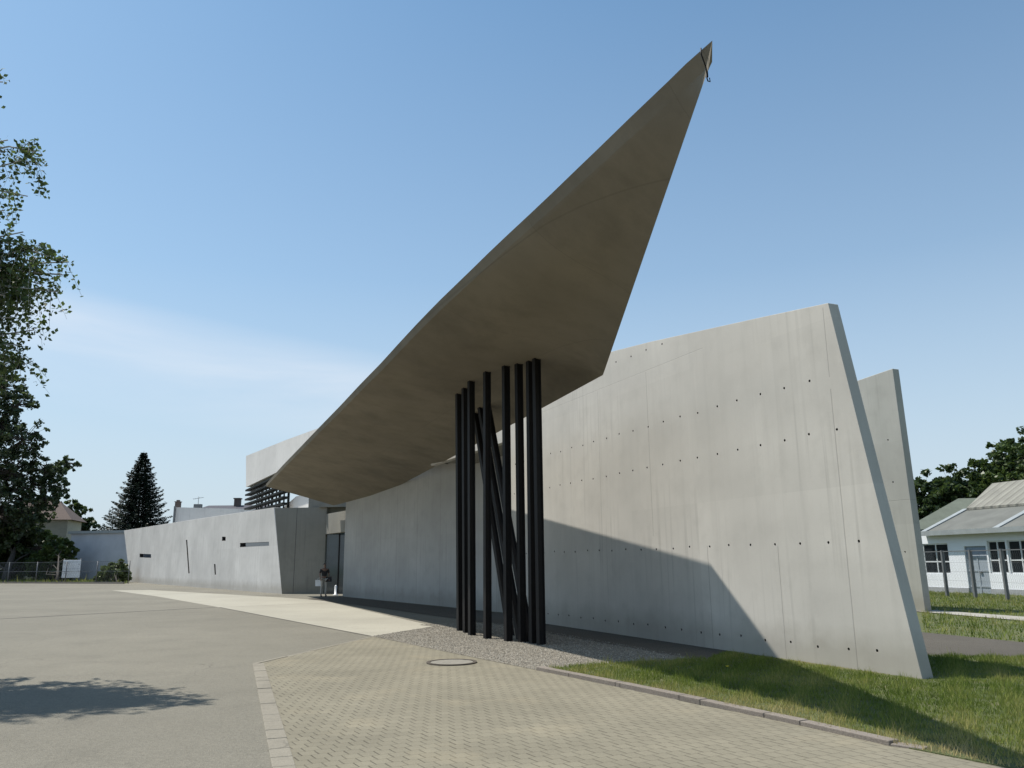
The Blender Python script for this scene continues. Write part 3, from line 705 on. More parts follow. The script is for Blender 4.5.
Ed=[(0,1),(1,2),(2,3),(3,4),(4,5),(5,6),(2,7),(7,8),(8,9),(9,10),(2,11),(11,12),(12,13),(13,14),(0,15),(15,16),(16,17),(17,18),(0,19),(19,20),(20,21),(21,22)]
for hb in (10,14):
    hx,hy,hz=J[hb][0]
    for f in range(4):
        i=len(J); J.append(((hx,hy-.03+.02*f,hz-.045-.005*(f%2)),.009)); J.append(((hx*(.97),hy-.035+.02*f,hz-.08),.008)); Ed+=[(hb,i),(i,i+1)]
    i=len(J); J.append(((hx,hy-.06,hz-.01),.01)); J.append(((hx*.98,hy-.08,hz-.04),.008)); Ed+=[(hb,i),(i,i+1)]
person=skin_obj('person',J,Ed,pm_skin,None,pl_); tag(person,'person in a dark top and light trousers with a shoulder bag, standing at the entrance','person'); person.rotation_euler=(0,0,.5)
skin_obj('shirt',[((0,0,.96),(.155,.115)),((0,.01,1.15),(.145,.105)),((0,0,1.38),(.17,.112)),((0,0,1.45),(.09,.08)),((.195,0,1.39),.065),((.24,.015,1.2),.056),((-.195,0,1.39),.065),((-.24,.015,1.2),.056)],[(0,1),(1,2),(2,3),(2,4),(4,5),(2,6),(6,7)],pm_shirt,person,None)
skin_obj('trousers',[((0,0,.96),(.15,.112)),((.09,0,.87),.1),((.1,-.03,.5),.07),((.1,.0,.1),.058),((-.09,0,.87),.1),((-.11,.05,.5),.07),((-.12,.1,.1),.058)],[(0,1),(1,2),(2,3),(0,4),(4,5),(5,6)],pm_tr,person,None)
for sx_,sy_ in ((.105,-.06),(-.125,.03)):
    skin_obj('shoe',[((sx_,sy_+.08,.045),.045),((sx_,sy_-.06,.04),(.045,.035)),((sx_,sy_-.13,.032),(.04,.028))],[(0,1),(1,2)],pm_shoe,person,None)
skin_obj('hair',[((0,0.0,1.6),(.075,.08)),((0,.01,1.67),(.088,.095)),((0,0,1.73),(.07,.08))],[(0,1),(1,2)],pm_hair,person,None)
for s_ in (-1,1): mb=MB(); mb.tube([(s_*.03,-.112,1.65),(s_*.03,-.122,1.65)],.011,8); mb.build('eye',pm_hair,person)
bag=MB(); bag.prism([(-.2,0,-.22),(.2,0,-.22),(.21,0,.1),(-.21,0,.1)],(0,.05,0)); bag.tube([(-.1,.025,.1),(-.06,.025,.2),(.06,.025,.2),(.1,.025,.1)],.008,6)
o=bag.build('paper_bag',M['white_metal'],None,.01); o.location=pl_+V((-.25,-.06,.76)); tag(o,'white paper bag hanging from the hand of the person at the entrance','bag')
bag=MB(); bag.prism([(-.16,0,-.14),(.16,0,-.14),(.14,0,.12),(-.14,0,.12)],(0,.1,0)); bag.tube([(-.13,.05,.1),(-.16,.06,.45),(-.2,.02,.62)],.012,6)
o=bag.build('shoulder_bag',pm_shirt,None,.02); o.location=pl_+V((.24,-.05,.9)); tag(o,'dark shoulder bag at the hip of the person at the entrance','bag')

# ---------------------------------------------------------------- foliage
def leaf_quads(C,size,jit=.35,up_bias=0):
    n=len(C); s=size*rng.uniform(1-jit,1+jit,n)
    a=rng.normal(size=(n,3)); a[:,2]*=.7; a/=np.linalg.norm(a,axis=1)[:,None]
    b=rng.normal(size=(n,3)); b-=a*(a*b).sum(1)[:,None]; b/=np.linalg.norm(b,axis=1)[:,None]
    v=np.zeros((n,4,3)); v[:,0]=C-a*s[:,None]*.6; v[:,1]=C+b*s[:,None]*.38-a*s[:,None]*.05; v[:,2]=C+a*s[:,None]*.6; v[:,3]=C-b*s[:,None]*.38-a*s[:,None]*.05
    return v.reshape(-1,3)
def limb_path(a,b,n=6,wob=.08,sag=0):
    a=V(a);b=V(b);L_=(b-a).length; pts=[]
    for i in range(n+1):
        t=i/n; p=a.lerp(b,t)
        if 0<i<n: p+=V((random.uniform(-1,1),random.uniform(-1,1),random.uniform(-1,1)))*L_*wob*.5
        p.z+=sag*4*t*(1-t); pts.append(p)
    return pts
def tree(name,label,base,clumps,leafsize,per,mat,group=None,trunk_r=.3,bark='bark',cat='tree',sub=7):
    """clumps: (centre, radius). The crown is many leaf tufts grouped in sub-clumps, each reached by a limb."""
    base=V(base); t=empty(name,base); tag(t,label,cat,group)
    topc=max(clumps,key=lambda c:c[0].z)
    tz=topc[0].z-base.z
    cx=sum(c[0].x for c in clumps)/len(clumps)-base.x; cy=sum(c[0].y for c in clumps)/len(clumps)-base.y
    mb=MB(); tr=[V((0,0,-.2)),V((cx*.1,cy*.1,tz*.25)),V((cx*.4,cy*.4,tz*.5)),V((cx*.7,cy*.7,tz*.75)),V((topc[0].x-base.x,topc[0].y-base.y,tz))]
    mb.tube(tr,[trunk_r*1.2,trunk_r,trunk_r*.7,trunk_r*.4,trunk_r*.08],8)
    pts=[]
    for c,r in clumps:
        c0=c-base; 
        tt=min(.95,max(.2,(c0.z-r*.8)/tz if tz>0 else .5)); f=tt*4; i=min(3,int(f)); st_=tr[i].lerp(tr[i+1],f-i)
        mb.tube(limb_path(st_,c0,5,.12),[trunk_r*.35*(1-k/6.5) for k in range(6)],6)
        nsub=max(8,int(sub*3*(r/1.5)**1.5)) if r<6 else 200
        for _ in range(nsub):
            d=V((random.gauss(0,1),random.gauss(0,1),random.gauss(0,.85))).normalized()*r*random.uniform(.45,1.02)
            sc_=c0+d; mb.tube(limb_path(c0,sc_,3,.15),[trunk_r*.09,trunk_r*.07,trunk_r*.05,trunk_r*.02],4,cap=False)
            rr=max(.18*r**.3,r**.6*random.uniform(.14,.34)); n=int(per*random.uniform(.15,.5))
            q=rng.normal(size=(n,3)); q/=np.linalg.norm(q,axis=1)[:,None]; q*=(rng.uniform(0,1,n)**.45)[:,None]*rr; q[:,2]*=.75
            pts.append(q+np.array(sc_))
    C=np.concatenate(pts); mb.build('trunk',M[bark],t)
    fast_mesh('crown',leaf_quads(C,leafsize),4,mat,t); return t
# far left: big deciduous tree beyond the fence, seen from its crown's right half
Y=98
cl=[(atY(x,y,Y+random.uniform(-3,3)),r) for x,y,r in ((-30,420,5),(0,368,2.4),(4,388,2.4),(18,405,2.2),(-5,430,3.2),(22,440,2.8),(12,470,3.5),(45,470,2.3),(32,485,2.4),(68,463,1.3),(60,488,1.6),(-20,480,5),(0,510,4.5),(28,512,3.0),(-40,380,4),(48,500,1.5))]
tree('deciduous_tree','tall dark broad-leaved tree beyond the wire fence at the left edge',G(-45,582.3),cl,.36,62,M['leaf_far_left'],trunk_r=.5,sub=9)
cl=[(atY(x,y,101+random.uniform(-2,2)),r) for x,y,r in ((5,535,3.2),(22,530,3.0),(12,556,3.3),(-15,545,4),(38,548,2.6),(30,566,2.3),(48,566,1.9))]
tree('deciduous_tree','low dark bushy tree between the tall tree and the brown-roofed house',G(5,583.5-1.5),cl,.45,170,M['leaf'],trunk_r=.4)
cl=[(atY(x,y,94+random.uniform(-.6,.6)),r) for x,y,r in ((57,549,1.5),(50,560,1.6),(63,560,1.6),(57,572,1.6),(64,571,1.3),(42,566,1.6),(45,576,1.3),(70,556,.9),(65,546,1.0),(48,572,1.4),(68,575,.8))]
tree('ivy_bush','rounded dark bush with yellow-green top against the left end of the grey building',G(57,583),cl,.3,330,M['leaf_light'],trunk_r=.12,cat='bush',sub=12)
cl=[(atY(x,y,125+random.uniform(-1,1)),r) for x,y,r in ((77,515,2.0),(82,526,2.0),(72,505,1.4),(90,530,1.4))]
tree('deciduous_tree','small thin tree behind the cream gable, left of the conifer',V((-66,125,0)),cl,.5,70,M['leaf'],trunk_r=.2)
# shrub at the wing wall
cl=[(atY(x-5,y,84.5+random.uniform(-.4,.4)),r) for x,y,r in ((116,574,1.2),(123,570,1.1),(110,578,.9),(122,578,1.1),(105,581,.6),(117,581,.9),(126,576,.9))]
tree('shrub','loose pale green shrub at the left end of the low wing wall',G(117,583.6),cl,.2,420,M['shrub_leaf'],trunk_r=.04,sub=26,cat='shrub')
# conifer
def conifer(base,H_,R_):
    t=empty('conifer_tree',base); tag(t,'dark pointed spruce rising behind the grey building','conifer')
    mb=MB(); mb.tube([(0,0,-.2),(0,0,H_*.5),(0,0,H_)],[.28,.16,.02],8); vs=[]
    z=H_*.10
    while z<H_*.985:
        f=1-(z/H_); r=R_*(f**.82)*random.uniform(.88,1.08)+.12; nb=13 if r>1.5 else 9
        for k in range(nb):
            a=2*math.pi*(k+random.random()*.8)/nb; rr=r*random.uniform(.78,1.14)
            dx,dy=math.cos(a),math.sin(a)
            def pt(t_): return np.array([dx*rr*t_,dy*rr*t_,z+(-.30*rr*t_+.26*rr*t_*t_*t_)+.12*rr*t_])
            mb.tube([pt(0),pt(.5),pt(.95)],[.03,.02,.006],4,cap=False)
            n=int(14+rr*20)
            tt=rng.uniform(.12,1.0,n)
            for q in tt:
                p=pt(q); wd=.34*rr*(1-q)*.9+.12; side=random.uniform(-1,1)*wd
                c=p+np.array([-dy*side,dx*side,random.uniform(-.16,.04)-abs(side)*.15])
                ln=random.uniform(.18,.34); 
                ax=np.array([dx*.8-dy*.6*np.sign(side),dy*.8+dx*.6*np.sign(side),-.15]); ax/=np.linalg.norm(ax); bx=np.cross(ax,[random.gauss(0,1),random.gauss(0,1),1]); bx/=np.linalg.norm(bx)
                vs+= [c-ax*ln*.5,c+bx*.07,c+ax*ln*.6,c-bx*.07]
        z+=.26+.10*f
    mb.build('trunk',M['bark'],t); fast_mesh('crown',np.array(vs),4,M['needle'],t)
cb=atY(134,560,108); ct=atY(137,451,108); conifer(V((cb.x,108,0)),ct.z,6.2)
# right-hand trees behind the workshop
rt=[(925,498,3.4,'leaf'),(952,497,3.3,'leaf'),(980,494,3.4,'leaf'),(1010,480,4.2,'leaf_light'),(1046,470,5.2,'leaf')]
labs=['dark tree just right of the rear concrete wall, first of the row behind the workshop','dark tree second in the row behind the workshop, right of the first','dark tree in the row above the peak of the ribbed roof','taller bright green tree behind the ribbed roof','tallest tree of the row at the right edge of the picture']
for (x,y,r,mm),lb in zip(rt,labs):
    Yd=88+random.uniform(-3,3); c=atY(x,y,Yd); cl=[(c,r)]
    for _ in range(7):
        cl.append((c+V((random.uniform(-1,1)*r*.9,random.uniform(-1,1)*r*.8,-random.uniform(-.3,1.9)*r*.8)),r*random.uniform(.45,.7)))
    tree('deciduous_tree',lb,V((c.x,Yd,0)),cl,.42,150,M[mm],group='trees behind the white workshop',trunk_r=.3)
# birch: hanging twigs, crown mostly left of the frame
def birch():
    base=V((-11.3,11.3,0)); t=empty('birch_tree',base); tag(t,'birch with hanging leafy twigs reaching in at the upper left, near the viewer','tree')
    mb=MB(); tr=[V((0,0,-.1)),V((.1,.05,2.5)),V((.05,.15,5)),V((.3,.1,7.5)),V((.35,.2,10.2))]
    mb.tube(tr,[.17,.14,.11,.07,.015],10); leaves=[]
    tips=[]
    for k in range(95):
        z=random.uniform(3.2,9.6); a=random.uniform(0,2*math.pi); f=max(0,1-((z-6)/5.0)**2); r=(.8+2.5*f)*random.uniform(.45,1.0)
        tips.append((z,V((math.cos(a)*r+.2,math.sin(a)*r*1.0+.15,z+random.uniform(.0,1.0)))))
    for x,y,Yd,z0 in (*((9*k-4,262+17*((k*5)%7),12.0+.1*k,4.4) for k in range(7)),(76,262,12.1,5.6),(60,258,11.7,5.3),(40,250,11.8,5.2),(30,232,11.4,5.0),(42,152,11.8,7.0),(30,160,11.5,6.8),(8,150,11.7,6.6),(10,82,11.9,8.0),(2,95,11.6,7.8),(66,292,11.8,5.0),(20,275,12.2,4.4),(10,300,12.0,4.2),(12,335,11.8,3.9),(4,322,12.2,4.0),(20,318,12.0,4.1),(45,268,12.0,5.0),(25,345,11.9,4.0),(3,190,12.0,6.2),(12,210,12,5.8),(70,275,11.9,5.2),(2,345,11.6,3.6),(15,140,11.9,6.8),(50,285,12.2,4.8),(4,240,11.6,5.0),(35,300,11.7,4.2)):
        p=atY(x-7,y,Yd)-base; tips.append((min(z0,p.z-.2),p))
    for z,tip in tips:
        f=min(3.99,max(.5,z/10.2*4)); i=int(f); st_=tr[i].lerp(tr[i+1],f-i)
        pth=limb_path(st_,tip,8,.07,.35); L_=(tip-st_).length
        mb.tube(pth,[.035*(1-k/9.5)+.004 for k in range(9)],5)
        nt_=int(7+L_*6)
        for _ in range(nt_):
            q=random.uniform(.3,1.0); k=q*8; i=min(7,int(k)); s_=pth[i].lerp(pth[i+1],k-i)
            ln=random.uniform(.15,.75); d=V((random.gauss(0,.25),random.gauss(0,.25),-1)); side=V((random.gauss(0,.16),random.gauss(0,.16),.05))
            tw=[s_,s_+side,s_+side*1.2+d*ln*.5,s_+side*1.3+d*ln]
            mb.tube(tw,[.006,.005,.003,.002],3,cap=False)
            nl=int(9+ln*34)
            for _ in range(nl):
                u=random.random(); j=min(2,int(u*3)); c=tw[j].lerp(tw[j+1],u*3-j)
                leaves.append((c.x+random.gauss(0,.045),c.y+random.gauss(0,.045),c.z+random.gauss(0,.04)))
    mb.build('trunk',M['birch_bark'],t); fast_mesh('crown',leaf_quads(np.array(leaves),.068),4,M['birch_leaf'],t)
birch()

# ---------------------------------------------------------------- far-left buildings, fence, sign, van
def wpart(parent,name,mats,mb,bevel=0): return part_mb(mb,name,mats,bevel,parent=parent)
gbd=empty('flat_roofed_building',atY(100,583,95)*1); gbd.location.z=0; tag(gbd,'low grey flat-roofed building left of the concrete wing','building')
p0=atY(66,583,97.5);p1=atY(134,583,94.5);zt_=atY(100,533.5,96).z
mb=MB(); mb.prism([V((p0.x,p0.y,-.1)),V((p1.x,p1.y,-.1)),V((p1.x,p1.y,zt_)),V((p0.x,p0.y,zt_+.05))],(0,8,0)); wpart(gbd,'wall',M['grey_wall'],mb)
mb=MB(); mb.prism([V((p0.x-.3,p0.y-.25,zt_+.05)),V((p1.x+.3,p1.y-.25,zt_)),V((p1.x+.3,p1.y-.25,zt_+.3)),V((p0.x-.3,p0.y-.25,zt_+.35))],(0,8.6,0)); wpart(gbd,'roof',M['trim'],mb)
# brown hipped house
def hiphouse(name,label,c,w,d,zw,zr_,rz,wallm,roofm,chim=None,ridge=.45):
    h=empty(name,V((c[0],c[1],0)),rz); tag(h,label,'house')
    mb=MB(); mb.box((0,0,zw/2),(w,d,zw)); mb.build('wall',wallm,h)
    e=.6; mb=MB(); A=[(-w/2-e,-d/2-e,zw),(w/2+e,-d/2-e,zw),(w/2+e,d/2+e,zw),(-w/2-e,d/2+e,zw),(-w/2*ridge,0,zr_),(w/2*ridge,0,zr_)]
    mb.add(A,[(0,1,5,4),(1,2,5),(2,3,4,5),(3,0,4),(0,3,2,1)]); rf=mb.build('roof',roofm,h)
    if chim:
        mb=MB(); mb.box((chim[0],chim[1],zr_),(.8,.8,1.8)); mb.box((chim[0],chim[1],zr_+.95),(1.0,1.0,.15)); mb.build('chimney',M['brick'],rf)
    for k in (-1,0,1):
        mb=MB(); mb.box((k*w*.28,-d/2-.03,zw*.62),(1.3,.08,1.5)); f=mb.build('window',M['frame_white'],h)
        mb=MB(); mb.box((k*w*.28,-d/2-.085,zw*.62),(1.1,.03,1.3)); mb.build('pane',M['glass'],f)
    return h
c=atY(38,545,112); hiphouse('house','house with a brown hipped roof half hidden by the dark trees',(c.x,c.y),8.6,7,atY(44,521,112).z,atY(44,500,112).z,.25,M['cream'],M['roof_brown'],None)
# cream gable
g=empty('house',V((atY(63,540,120).x,120,0)),.6); tag(g,'house with a pale steep gable and a small chimney behind the brown hipped roof','house')
zw=atY(67,535,120).z; zp=atY(67,504,120).z
mb=MB(); mb.prism([(-2.6,0,0),(2.6,0,0),(2.6,0,zw),(-.8,0,zp),(-2.6,0,zw+1.2)],(0,3,0)); mb.build('wall',M['cream'],g)
mb=MB()
for s_ in (-1,1): mb.prism([(s_*3.1,-.4,zw-.7+(1.2 if s_<0 else 0)),(-.8,-.4,zp+.1),(-.8,-.4,zp+.4),(s_*3.1,-.4,zw-.4+(1.2 if s_<0 else 0))],(0,3.6,0))
rf=mb.build('roof',M['roof_brown'],g); mb=MB(); mb.box((-1.3,2,zp+.2),(.8,.8,1.6)); mb.build('chimney',M['brick'],rf)
# building beyond the wing: white parapet wall, roofs with chimneys
wb=empty('flat_roofed_building',V((-33,84,0))); tag(wb,'white flat-topped building showing just above the low wing wall','building')
def wbp(px,py,Y): return atY(px,py,Y)-V(wb.location)
q0=wbp(175,507.2,84);q1=wbp(256,510,84)
mb=MB(); mb.prism([V((q0.x,q0.y,0)),V((q1.x+2,q1.y,0)),V((q1.x+2,q1.y,q1.z)),q0],(0,5,0)); mb.build('wall',M['upper'],wb)
mb=MB(); k=wbp(174.9,513,84); mb.bar(V((k.x,-.1,3)),V((k.x,-.1,q0.z+.1)),.16,.16); mb.build('downpipe',M['galv'],wb)
mb=MB(); k=wbp(178,505.2,90); mb.box(k,(.5,.5,.7)); mb.box((k.x,k.y,k.z+.37),(.62,.62,.08)); mb.box((k.x,k.y,k.z+.47),(.3,.3,.2)); mb.build('chimney',M['brick'],wb)
mb=MB(); k=wbp(198,506.5,90); mb.box(k,(.8,.5,.5)); mb.tube([(k.x,k.y,k.z),(k.x,k.y,k.z+1.1)],.025,6)
for i in range(5): mb.bar(V((k.x-.5+i*.22,k.y-.3,k.z+.85+.04*i)),V((k.x-.5+i*.22,k.y+.3,k.z+.85+.04*i)),.02)
mb.bar(V((k.x-.6,k.y,k.z+.82)),V((k.x+.6,k.y,k.z+1.0)),.025); mb.build('antenna',M['galv'],wb)
# dark roof house further back
dz=atY(232,503.8,115).z; c=atY(235,505,115)
hr=hiphouse('house','house with a long dark roof ridge and chimney above the white parapet',(c.x,118),13.5,8,dz-1.6,dz,0,M['cream'],M['roof_dark'],(-.6,-.2),.72)
# fence (left)
fen=empty('wire_fence',G(60,583.3)); tag(fen,'grey wire mesh fence in front of the dark trees at the left','fence')
fa=G(-70,582.8);fb=G(128,583.6); fd=(fb-fa)
nP=int(fd.length/4.2)
for i in range(nP+1):
    p=fa+fd*(i/nP); mb=MB(); mb.tube([p,p+V((0,0,2.2))],.05,8); wpart(fen,'post',M['galv'],mb)
mb=MB()
for z in (.15,1.2,2.15): mb.bar(fa+V((0,0,z)),fb+V((0,0,z)),.03)
T_=fd.length; dn=fd.normalized(); s_=0
while s_<T_-2:
    mb.bar(fa+dn*s_+V((0,0,.12)),fa+dn*(s_+1.02)+V((0,0,2.14)),.006); mb.bar(fa+dn*(s_+1.02)+V((0,.01,.12)),fa+dn*s_+V((0,.01,2.14)),.006); s_+=.26
wpart(fen,'wire_mesh',M['galv'],mb)
strip('kerb',fa+V((0,-.9,0)),fb+V((0,-.9,0)),.2,-.02,M['kerb_pink'],.16)
# sign panel
sp=G(70.5,583.2)+V((0,-.12,0)); sg=empty('sign_board',sp); tag(sg,'white rectangular notice board fixed to the wire fence','sign')
mb=MB(); mb.box((0,0,1.45),(1.85,.05,1.8)); mb.build('panel',M['white_metal'],sg,.01)
mb=MB()
for z,w,x in ((2.15,.7,-.45),(2.0,.5,-.5),(1.45,1.7,0),(1.15,.5,-.5),(1.0,.35,-.55),(1.9,.15,.75),(1.2,.15,.75)): mb.box((x,-.032,z),(w,.008,.05 if w<1.7 else .035))
mb.build('lettering',plain('faded_print',(.4,.42,.46),.7),sg)
for x in (-.85,.85): mb=MB(); mb.tube([(x,.06,0),(x,.06,2.5)],.035,8); mb.build('post',M['galv'],sg)
# van
vp=G(-10,579.5); vn=empty('van',vp,.0); tag(vn,'white van cut off by the left edge, parked before the fence','van')
mb=MB(); mb.prism([(-2.4,-.9,.35),(2.05,-.9,.35),(2.15,-.9,.8),(2.1,-.9,1.1),(1.75,-.9,1.95),(1.5,-.9,2.05),(-2.3,-.9,2.05),(-2.4,-.9,1.9)],(0,1.8,0)); mb.build('body',M['white_metal'],vn,.05)
for x in (-1.3,.35): mb=MB(); mb.box((x,-.905,1.5),(1.2,.02,.55)); mb.build('window',M['glass'],vn,.008)
mb=MB(); mb.prism([(1.15,-.912,1.25),(1.85,-.912,1.25),(1.6,-.912,1.78),(1.15,-.912,1.78)],(0,.015,0)); mb.build('window',M['glass'],vn)
mb=MB(); mb.prism([(2.09,-.75,1.2),(2.09,.75,1.2),(1.83,.7,1.85),(1.83,-.7,1.85)],(.03,0,.01)); mb.build('windscreen',M['glass'],vn)
for x in (-1.5,1.45):
    for y in (-.88,.88):
        mb=MB(); mb.tube([(x,y-.1,.33),(x,y+.1,.33)],.33,20); w=mb.build('wheel',M['rubber'],vn); mb=MB(); mb.tube([(x,y-.105,.33),(x,y+.105,.33)],.19,16); mb.build('rim',M['galv'],w)

# ---------------------------------------------------------------- workshop on the right
F0=G(928,591.5); F1=G(1024,595.5); FD=(F1-F0).normalized(); FB=V((-FD.y,FD.x,0)); FB=-FB if FB.x<0 else FB    # FB = away from viewer
ws=empty('workshop',F0); tag(ws,'long white single-storey workshop with grey felt and ribbed metal roofs','building')
def fx(px,py):
    p=vpl(px,py,F0,F0+FD); return (p-F0).dot(FD),p.z
ze=fx(940,533.5)[1]; uL_,uR_=-16,24
def fp(u,z,k=0): return F0+FD*u+FB*k+V((0,0,z))
wins=[(fx(924,540.5)[0]-.2,fx(951,574)[0],fx(951,574)[1],fx(951,543)[1]),(fx(991,575)[0],fx(1009.5,575)[0],fx(1000,573.5)[1],fx(1000,540.5)[1]),(fx(1011,575)[0],fx(1011,575)[0]+1.35,fx(1000,573.5)[1],fx(1000,540.5)[1]),(fx(1011,575)[0]+3,fx(1011,575)[0]+4.5,fx(1000,573.5)[1],fx(1000,540.5)[1])]
door=(fx(968,580)[0],fx(990,580)[0],0.05,fx(980,546)[1])
# facade built of piers between openings
mb=MB(); ops=sorted(wins+[door]); u=uL_
wo_=plain('white_workshop_render',(.75,.77,.8),.85,0,.05,1.2)
def slab(mb,ua_,ub_,za,zb,k0=0,k1=.3): mb.prism([fp(ua_,za,k0),fp(ub_,za,k0),fp(ub_,zb,k0),fp(ua_,zb,k0)],FB*(k1-k0))
for (a0,a1,zb0,zb1) in ops:
    slab(mb,u,a0,.25,ze); slab(mb,a0,a1,zb1,ze); 
    if zb0>.3: slab(mb,a0,a1,.25,zb0)
    u=a1
slab(mb,u,uR_,.25,ze); wpart(ws,'wall',wo_,mb)
mb=MB(); slab(mb,uL_,door[0],-.1,.25,-.03,.3); slab(mb,door[1],uR_,-.1,.25,-.03,.3); wpart(ws,'plinth',M['plinth'],mb)
mb=MB(); slab(mb,uL_,uL_+.3,.25,ze,.3,9); slab(mb,uR_-.3,uR_,.25,ze,.3,9); slab(mb,uL_,uR_,.25,ze,9,9.3); wpart(ws,'wall',wo_,mb)
for (a0,a1,zb0,zb1) in wins:
    mb=MB(); t=.06
    slab(mb,a0,a1,zb1-t,zb1,.05,.13); slab(mb,a0,a1,zb0,zb0+t,.05,.13); slab(mb,a0,a0+t,zb0,zb1,.05,.13); slab(mb,a1-t,a1,zb0,zb1,.05,.13)
    slab(mb,(a0+a1)/2-.03,(a0+a1)/2+.03,zb0+t,zb1-t,.06,.12); slab(mb,a0+t,a1-t,zb0+(zb1-zb0)*.4-.03,zb0+(zb1-zb0)*.4+.03,.065,.115)
    fo=wpart(ws,'window',M['frame_white'],mb)
    mb=MB(); slab(mb,a0+t,a1-t,zb0+t,zb1-t,.1,.105); 
    for i,v in enumerate(mb.v): mb.v[i]=tuple(V(v)-F0)
    mb.build('pane',M['glass'],fo)
a0,a1,zb0,zb1=door
mb=MB(); slab(mb,a0,a1,zb0-.1,zb1-.45,.1,.16)
for q in (.02,.5,.98): uu=a0+(a1-a0)*q; slab(mb,uu-.035,uu+.035,zb0-.1,zb1-.45,.07,.1)
for z in (.3,1.05,1.7): slab(mb,a0,a1,z,z+.09,.075,.1)
dro=wpart(ws,'door',M['door_grey'],mb)
mb=MB(); slab(mb,a0,a1,zb1-.43,zb1,.08,.16); wpart(ws,'transom',plain('transom_blue',(.2,.25,.33),.5),mb)
mb=MB(); slab(mb,(a0+a1)/2+.06,(a0+a1)/2+.2,1.0,1.06,.02,.07); 
for i,v in enumerate(mb.v): mb.v[i]=tuple(V(v)-F0)
mb.build('handle',M['galv'],dro)
# roofs
zmid=fx(940,533.5)[1]+1.5
def roofslab(name,ua_,ub_,k0,z0,k1,z1,th,mat):
    rz=math.atan2(FD.y,FD.x); mb=MB()
    mb.prism([fp(ua_,z0,k0),fp(ub_,z0,k0),fp(ub_,z1,k1),fp(ua_,z1,k1)],(0,0,th)); return wpart(ws,name,mat,mb)
u0r=fx(925,532)[0]
roofslab('roof',u0r,uR_,-.35,ze-.05,2.7,ze+1.2,.1,M['felt'])
mb=MB(); slab(mb,u0r-.02,uR_,ze-.1,ze+.14,-.42,-.36); wpart(ws,'fascia',M['trim'],mb)
for uq in (u0r+.15,u0r+.15+4.6,u0r+.15+9.2):
    mb=MB(); mb.bar(fp(uq,ze+.09,-.3),fp(uq,ze+1.33,2.7),.34,.07); wpart(ws,'roof_flashing',M['trim'],mb)
u2=fx(969,540)[0]-.0
ua2=u0r+.35
roofslab('ribbed_roof',ua2,uR_,2.55,ze+1.26,4.5,ze+2.62,.12,M['ribbed'])
mb=MB(); slab(mb,ua2,uR_,ze+1.08,ze+1.28,2.72,2.8); wpart(ws,'roof_trim',plain('rusty_trim',(.3,.24,.16),.7),mb)
mb=MB(); mb.prism([fp(ua2,ze+1.1,2.8),fp(ua2,ze+2.57,4.5),fp(ua2,ze+1.1,6.5)],FD*(uR_-ua2)); wpart(ws,'roof_gable',M['felt'],mb)
mb=MB(); uu=ua2+5.2; mb.prism([fp(uu,ze+1.46,2.7),fp(uu+1.1,ze+1.46,2.7),fp(uu+1.1,ze+1.98,3.4),fp(uu,ze+1.98,3.4)],(0,0,.06)); wpart(ws,'skylight',M['white_metal'],mb)
# lower mossy roof behind
hb=empty('shed',atY(950,560,62)*1); hb.location.z=0; tag(hb,'shed with a mossy grey-green roof behind the left end of the workshop','building')
def hp(px,py,Y): return atY(px,py,Y)-V(hb.location)
mb=MB(); E0=hp(900,552,56);E1=hp(930,528,56);E2=hp(990,528,56);R_0=hp(958.5,500,62);R_1=hp(1005,499,62)
E0=hp(905,546,58); E0.z=hp(925,531,58).z; E2=hp(1000,531,58); E2.z=E0.z
mb.prism([E0,E2,R_1,R_0],(0,0,.12)); mb.build('roof',M['felt_green'],hb)
mb=MB(); zz=E0.z; mb.box(((E0.x+E2.x)/2+.5,3.5,zz/2),(E2.x-E0.x-1,7,zz)); mb.build('wall',wo_,hb)
# fence on the right
rf_=empty('wire_fence',G(977,598.5)); tag(rf_,'wire fence on thick grey posts in front of the white workshop','fence')
d0=G(947.5,596);d1=G(1008,600.3); dd_=(d1-d0)/2
for i in range(-4,8):
    p=d0+dd_*i
    mb=MB(); mb.box(p+V((0,0,1.0)),(.12,.12,2.1),math.atan2(dd_.y,dd_.x)); wpart(rf_,'post',M['galv'],mb)
mb=MB(); A0=d0-dd_*4;A1=d0+dd_*7; mb.bar(A0+V((0,0,2.0)),A1+V((0,0,2.0)),.04)
for z in (.3,.7,1.1,1.5): mb.bar(A0+V((0,0,z)),A1+V((0,0,z)),.006)
T_=(A1-A0).length;dn=(A1-A0).normalized(); s_=0
while s_<T_-1: mb.bar(A0+dn*s_+V((0,0,.1)),A0+dn*(s_+.9)+V((0,0,1.98)),.0025); mb.bar(A0+dn*(s_+.9)+V((0,0,.1)),A0+dn*s_+V((0,0,1.98)),.0025); s_+=.12
wpart(rf_,'wire_mesh',M['galv'],mb)

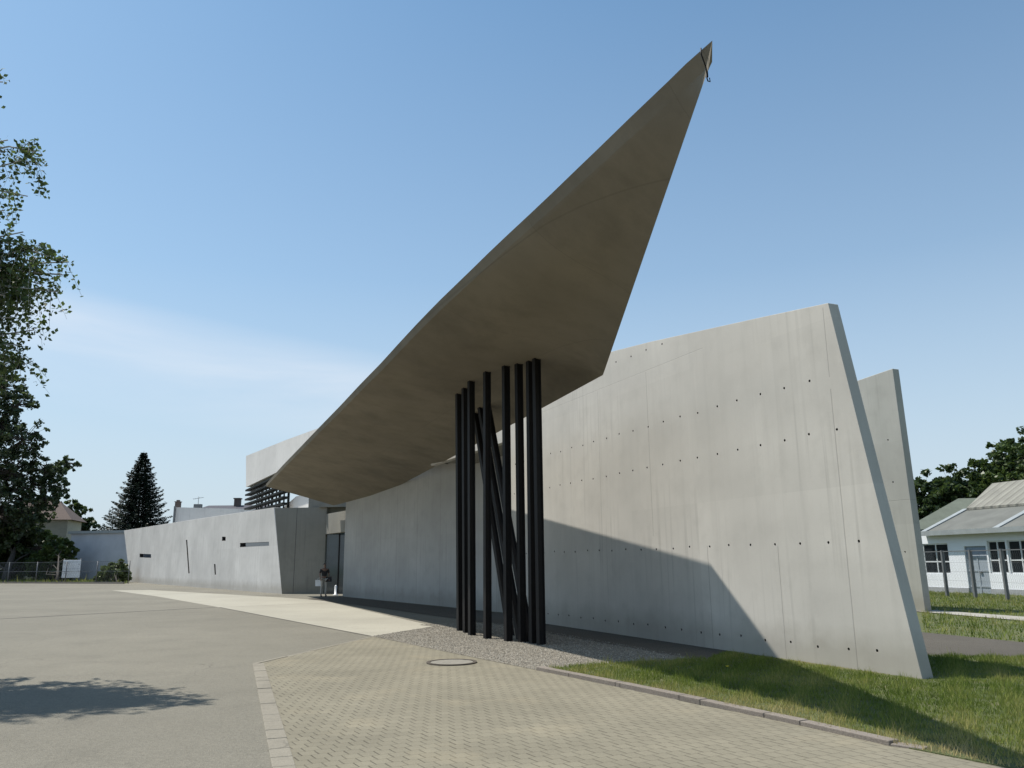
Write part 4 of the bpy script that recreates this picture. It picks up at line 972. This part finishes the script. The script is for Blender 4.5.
# ---------------------------------------------------------------- camera, sun, sky
cam=bpy.data.cameras.new('Camera'); cam.sensor_width=36; cam.lens=36*F/1024; cam.clip_end=5000; cam.clip_start=.05
co_=bpy.data.objects.new('Camera',cam); COL.objects.link(co_); scene.camera=co_
Rm=Matrix((RT,UP,-fw)).transposed(); co_.matrix_world=Matrix.Translation(CAM)@Rm.to_4x4()
tosun=V((-.464,.147,1)).normalized()
sl_=bpy.data.lights.new('Sun','SUN'); sl_.energy=4.5; sl_.angle=math.radians(.55); sl_.color=(1,.95,.87)
so=bpy.data.objects.new('Sun',sl_); COL.objects.link(so); so.rotation_euler=tosun.to_track_quat('Z','Y').to_euler()
w=bpy.data.worlds.new('World'); scene.world=w; w.use_nodes=True; nt=w.node_tree; bg=nt.nodes['Background']
sk=N(nt,'ShaderNodeTexSky',sky_type='NISHITA'); sk.sun_disc=False; sk.sun_elevation=math.asin(tosun.z); sk.sun_rotation=math.atan2(tosun.x,tosun.y)
sk.air_density=1.0; sk.dust_density=1.0; sk.ozone_density=1.0; sk.altitude=200
tc=N(nt,'ShaderNodeTexCoord'); sx=N(nt,'ShaderNodeSeparateXYZ'); L(nt,tc.outputs['Generated'],sx.inputs[0])
# thin high cloud in a band low on the left of the sky
mp=N(nt,'ShaderNodeMapping'); mp.inputs['Scale'].default_value=(1.6,1.6,11); mp.inputs['Rotation'].default_value=(0,math.radians(-7),0); L(nt,tc.outputs['Generated'],mp.inputs['Vector'])
cn=noise(nt,mp.outputs[0],1.6,6,.55,.4)
el=sx.outputs[2]
band=math_(nt,'MULTIPLY',ramp(nt,math_(nt,'ADD',el,math_(nt,'MULTIPLY',sx.outputs[0],.14)),[(.10,0),(.17,1),(.20,1),(.235,0)]),ramp(nt,sx.outputs[0],[(.0,1),(.05,.0)]))
lt=ramp(nt,math_(nt,'ADD',sx.outputs[0],.6),[(.0,1),(.45,0)])
cl_=math_(nt,'MULTIPLY',math_(nt,'MULTIPLY',band,ramp(nt,cn,[(.3,.35),(.6,1)])),.42)
skb=mix(nt,sk.outputs[0],(.9,1.18,1.2),1.0,'MULTIPLY')
skb=mix(nt,skb,(4.7,5.35,6.1),ramp(nt,el,[(-.02,.95),(.12,.74),(.34,.26),(.62,.03)]))
skc=mix(nt,skb,(6.9,7.1,7.5),cl_)
L(nt,skc,bg.inputs[0]); bg.inputs[1].default_value=.1
scene.view_settings.view_transform='Standard'; scene.view_settings.look='None'; scene.view_settings.gamma=1; scene.view_settings.exposure=.38
scene.view_settings.use_curve_mapping=False
scene.render.resolution_x=1024; scene.render.resolution_y=768
scene.cycles.max_bounces=6; scene.cycles.diffuse_bounces=4; scene.cycles.use_denoising=True
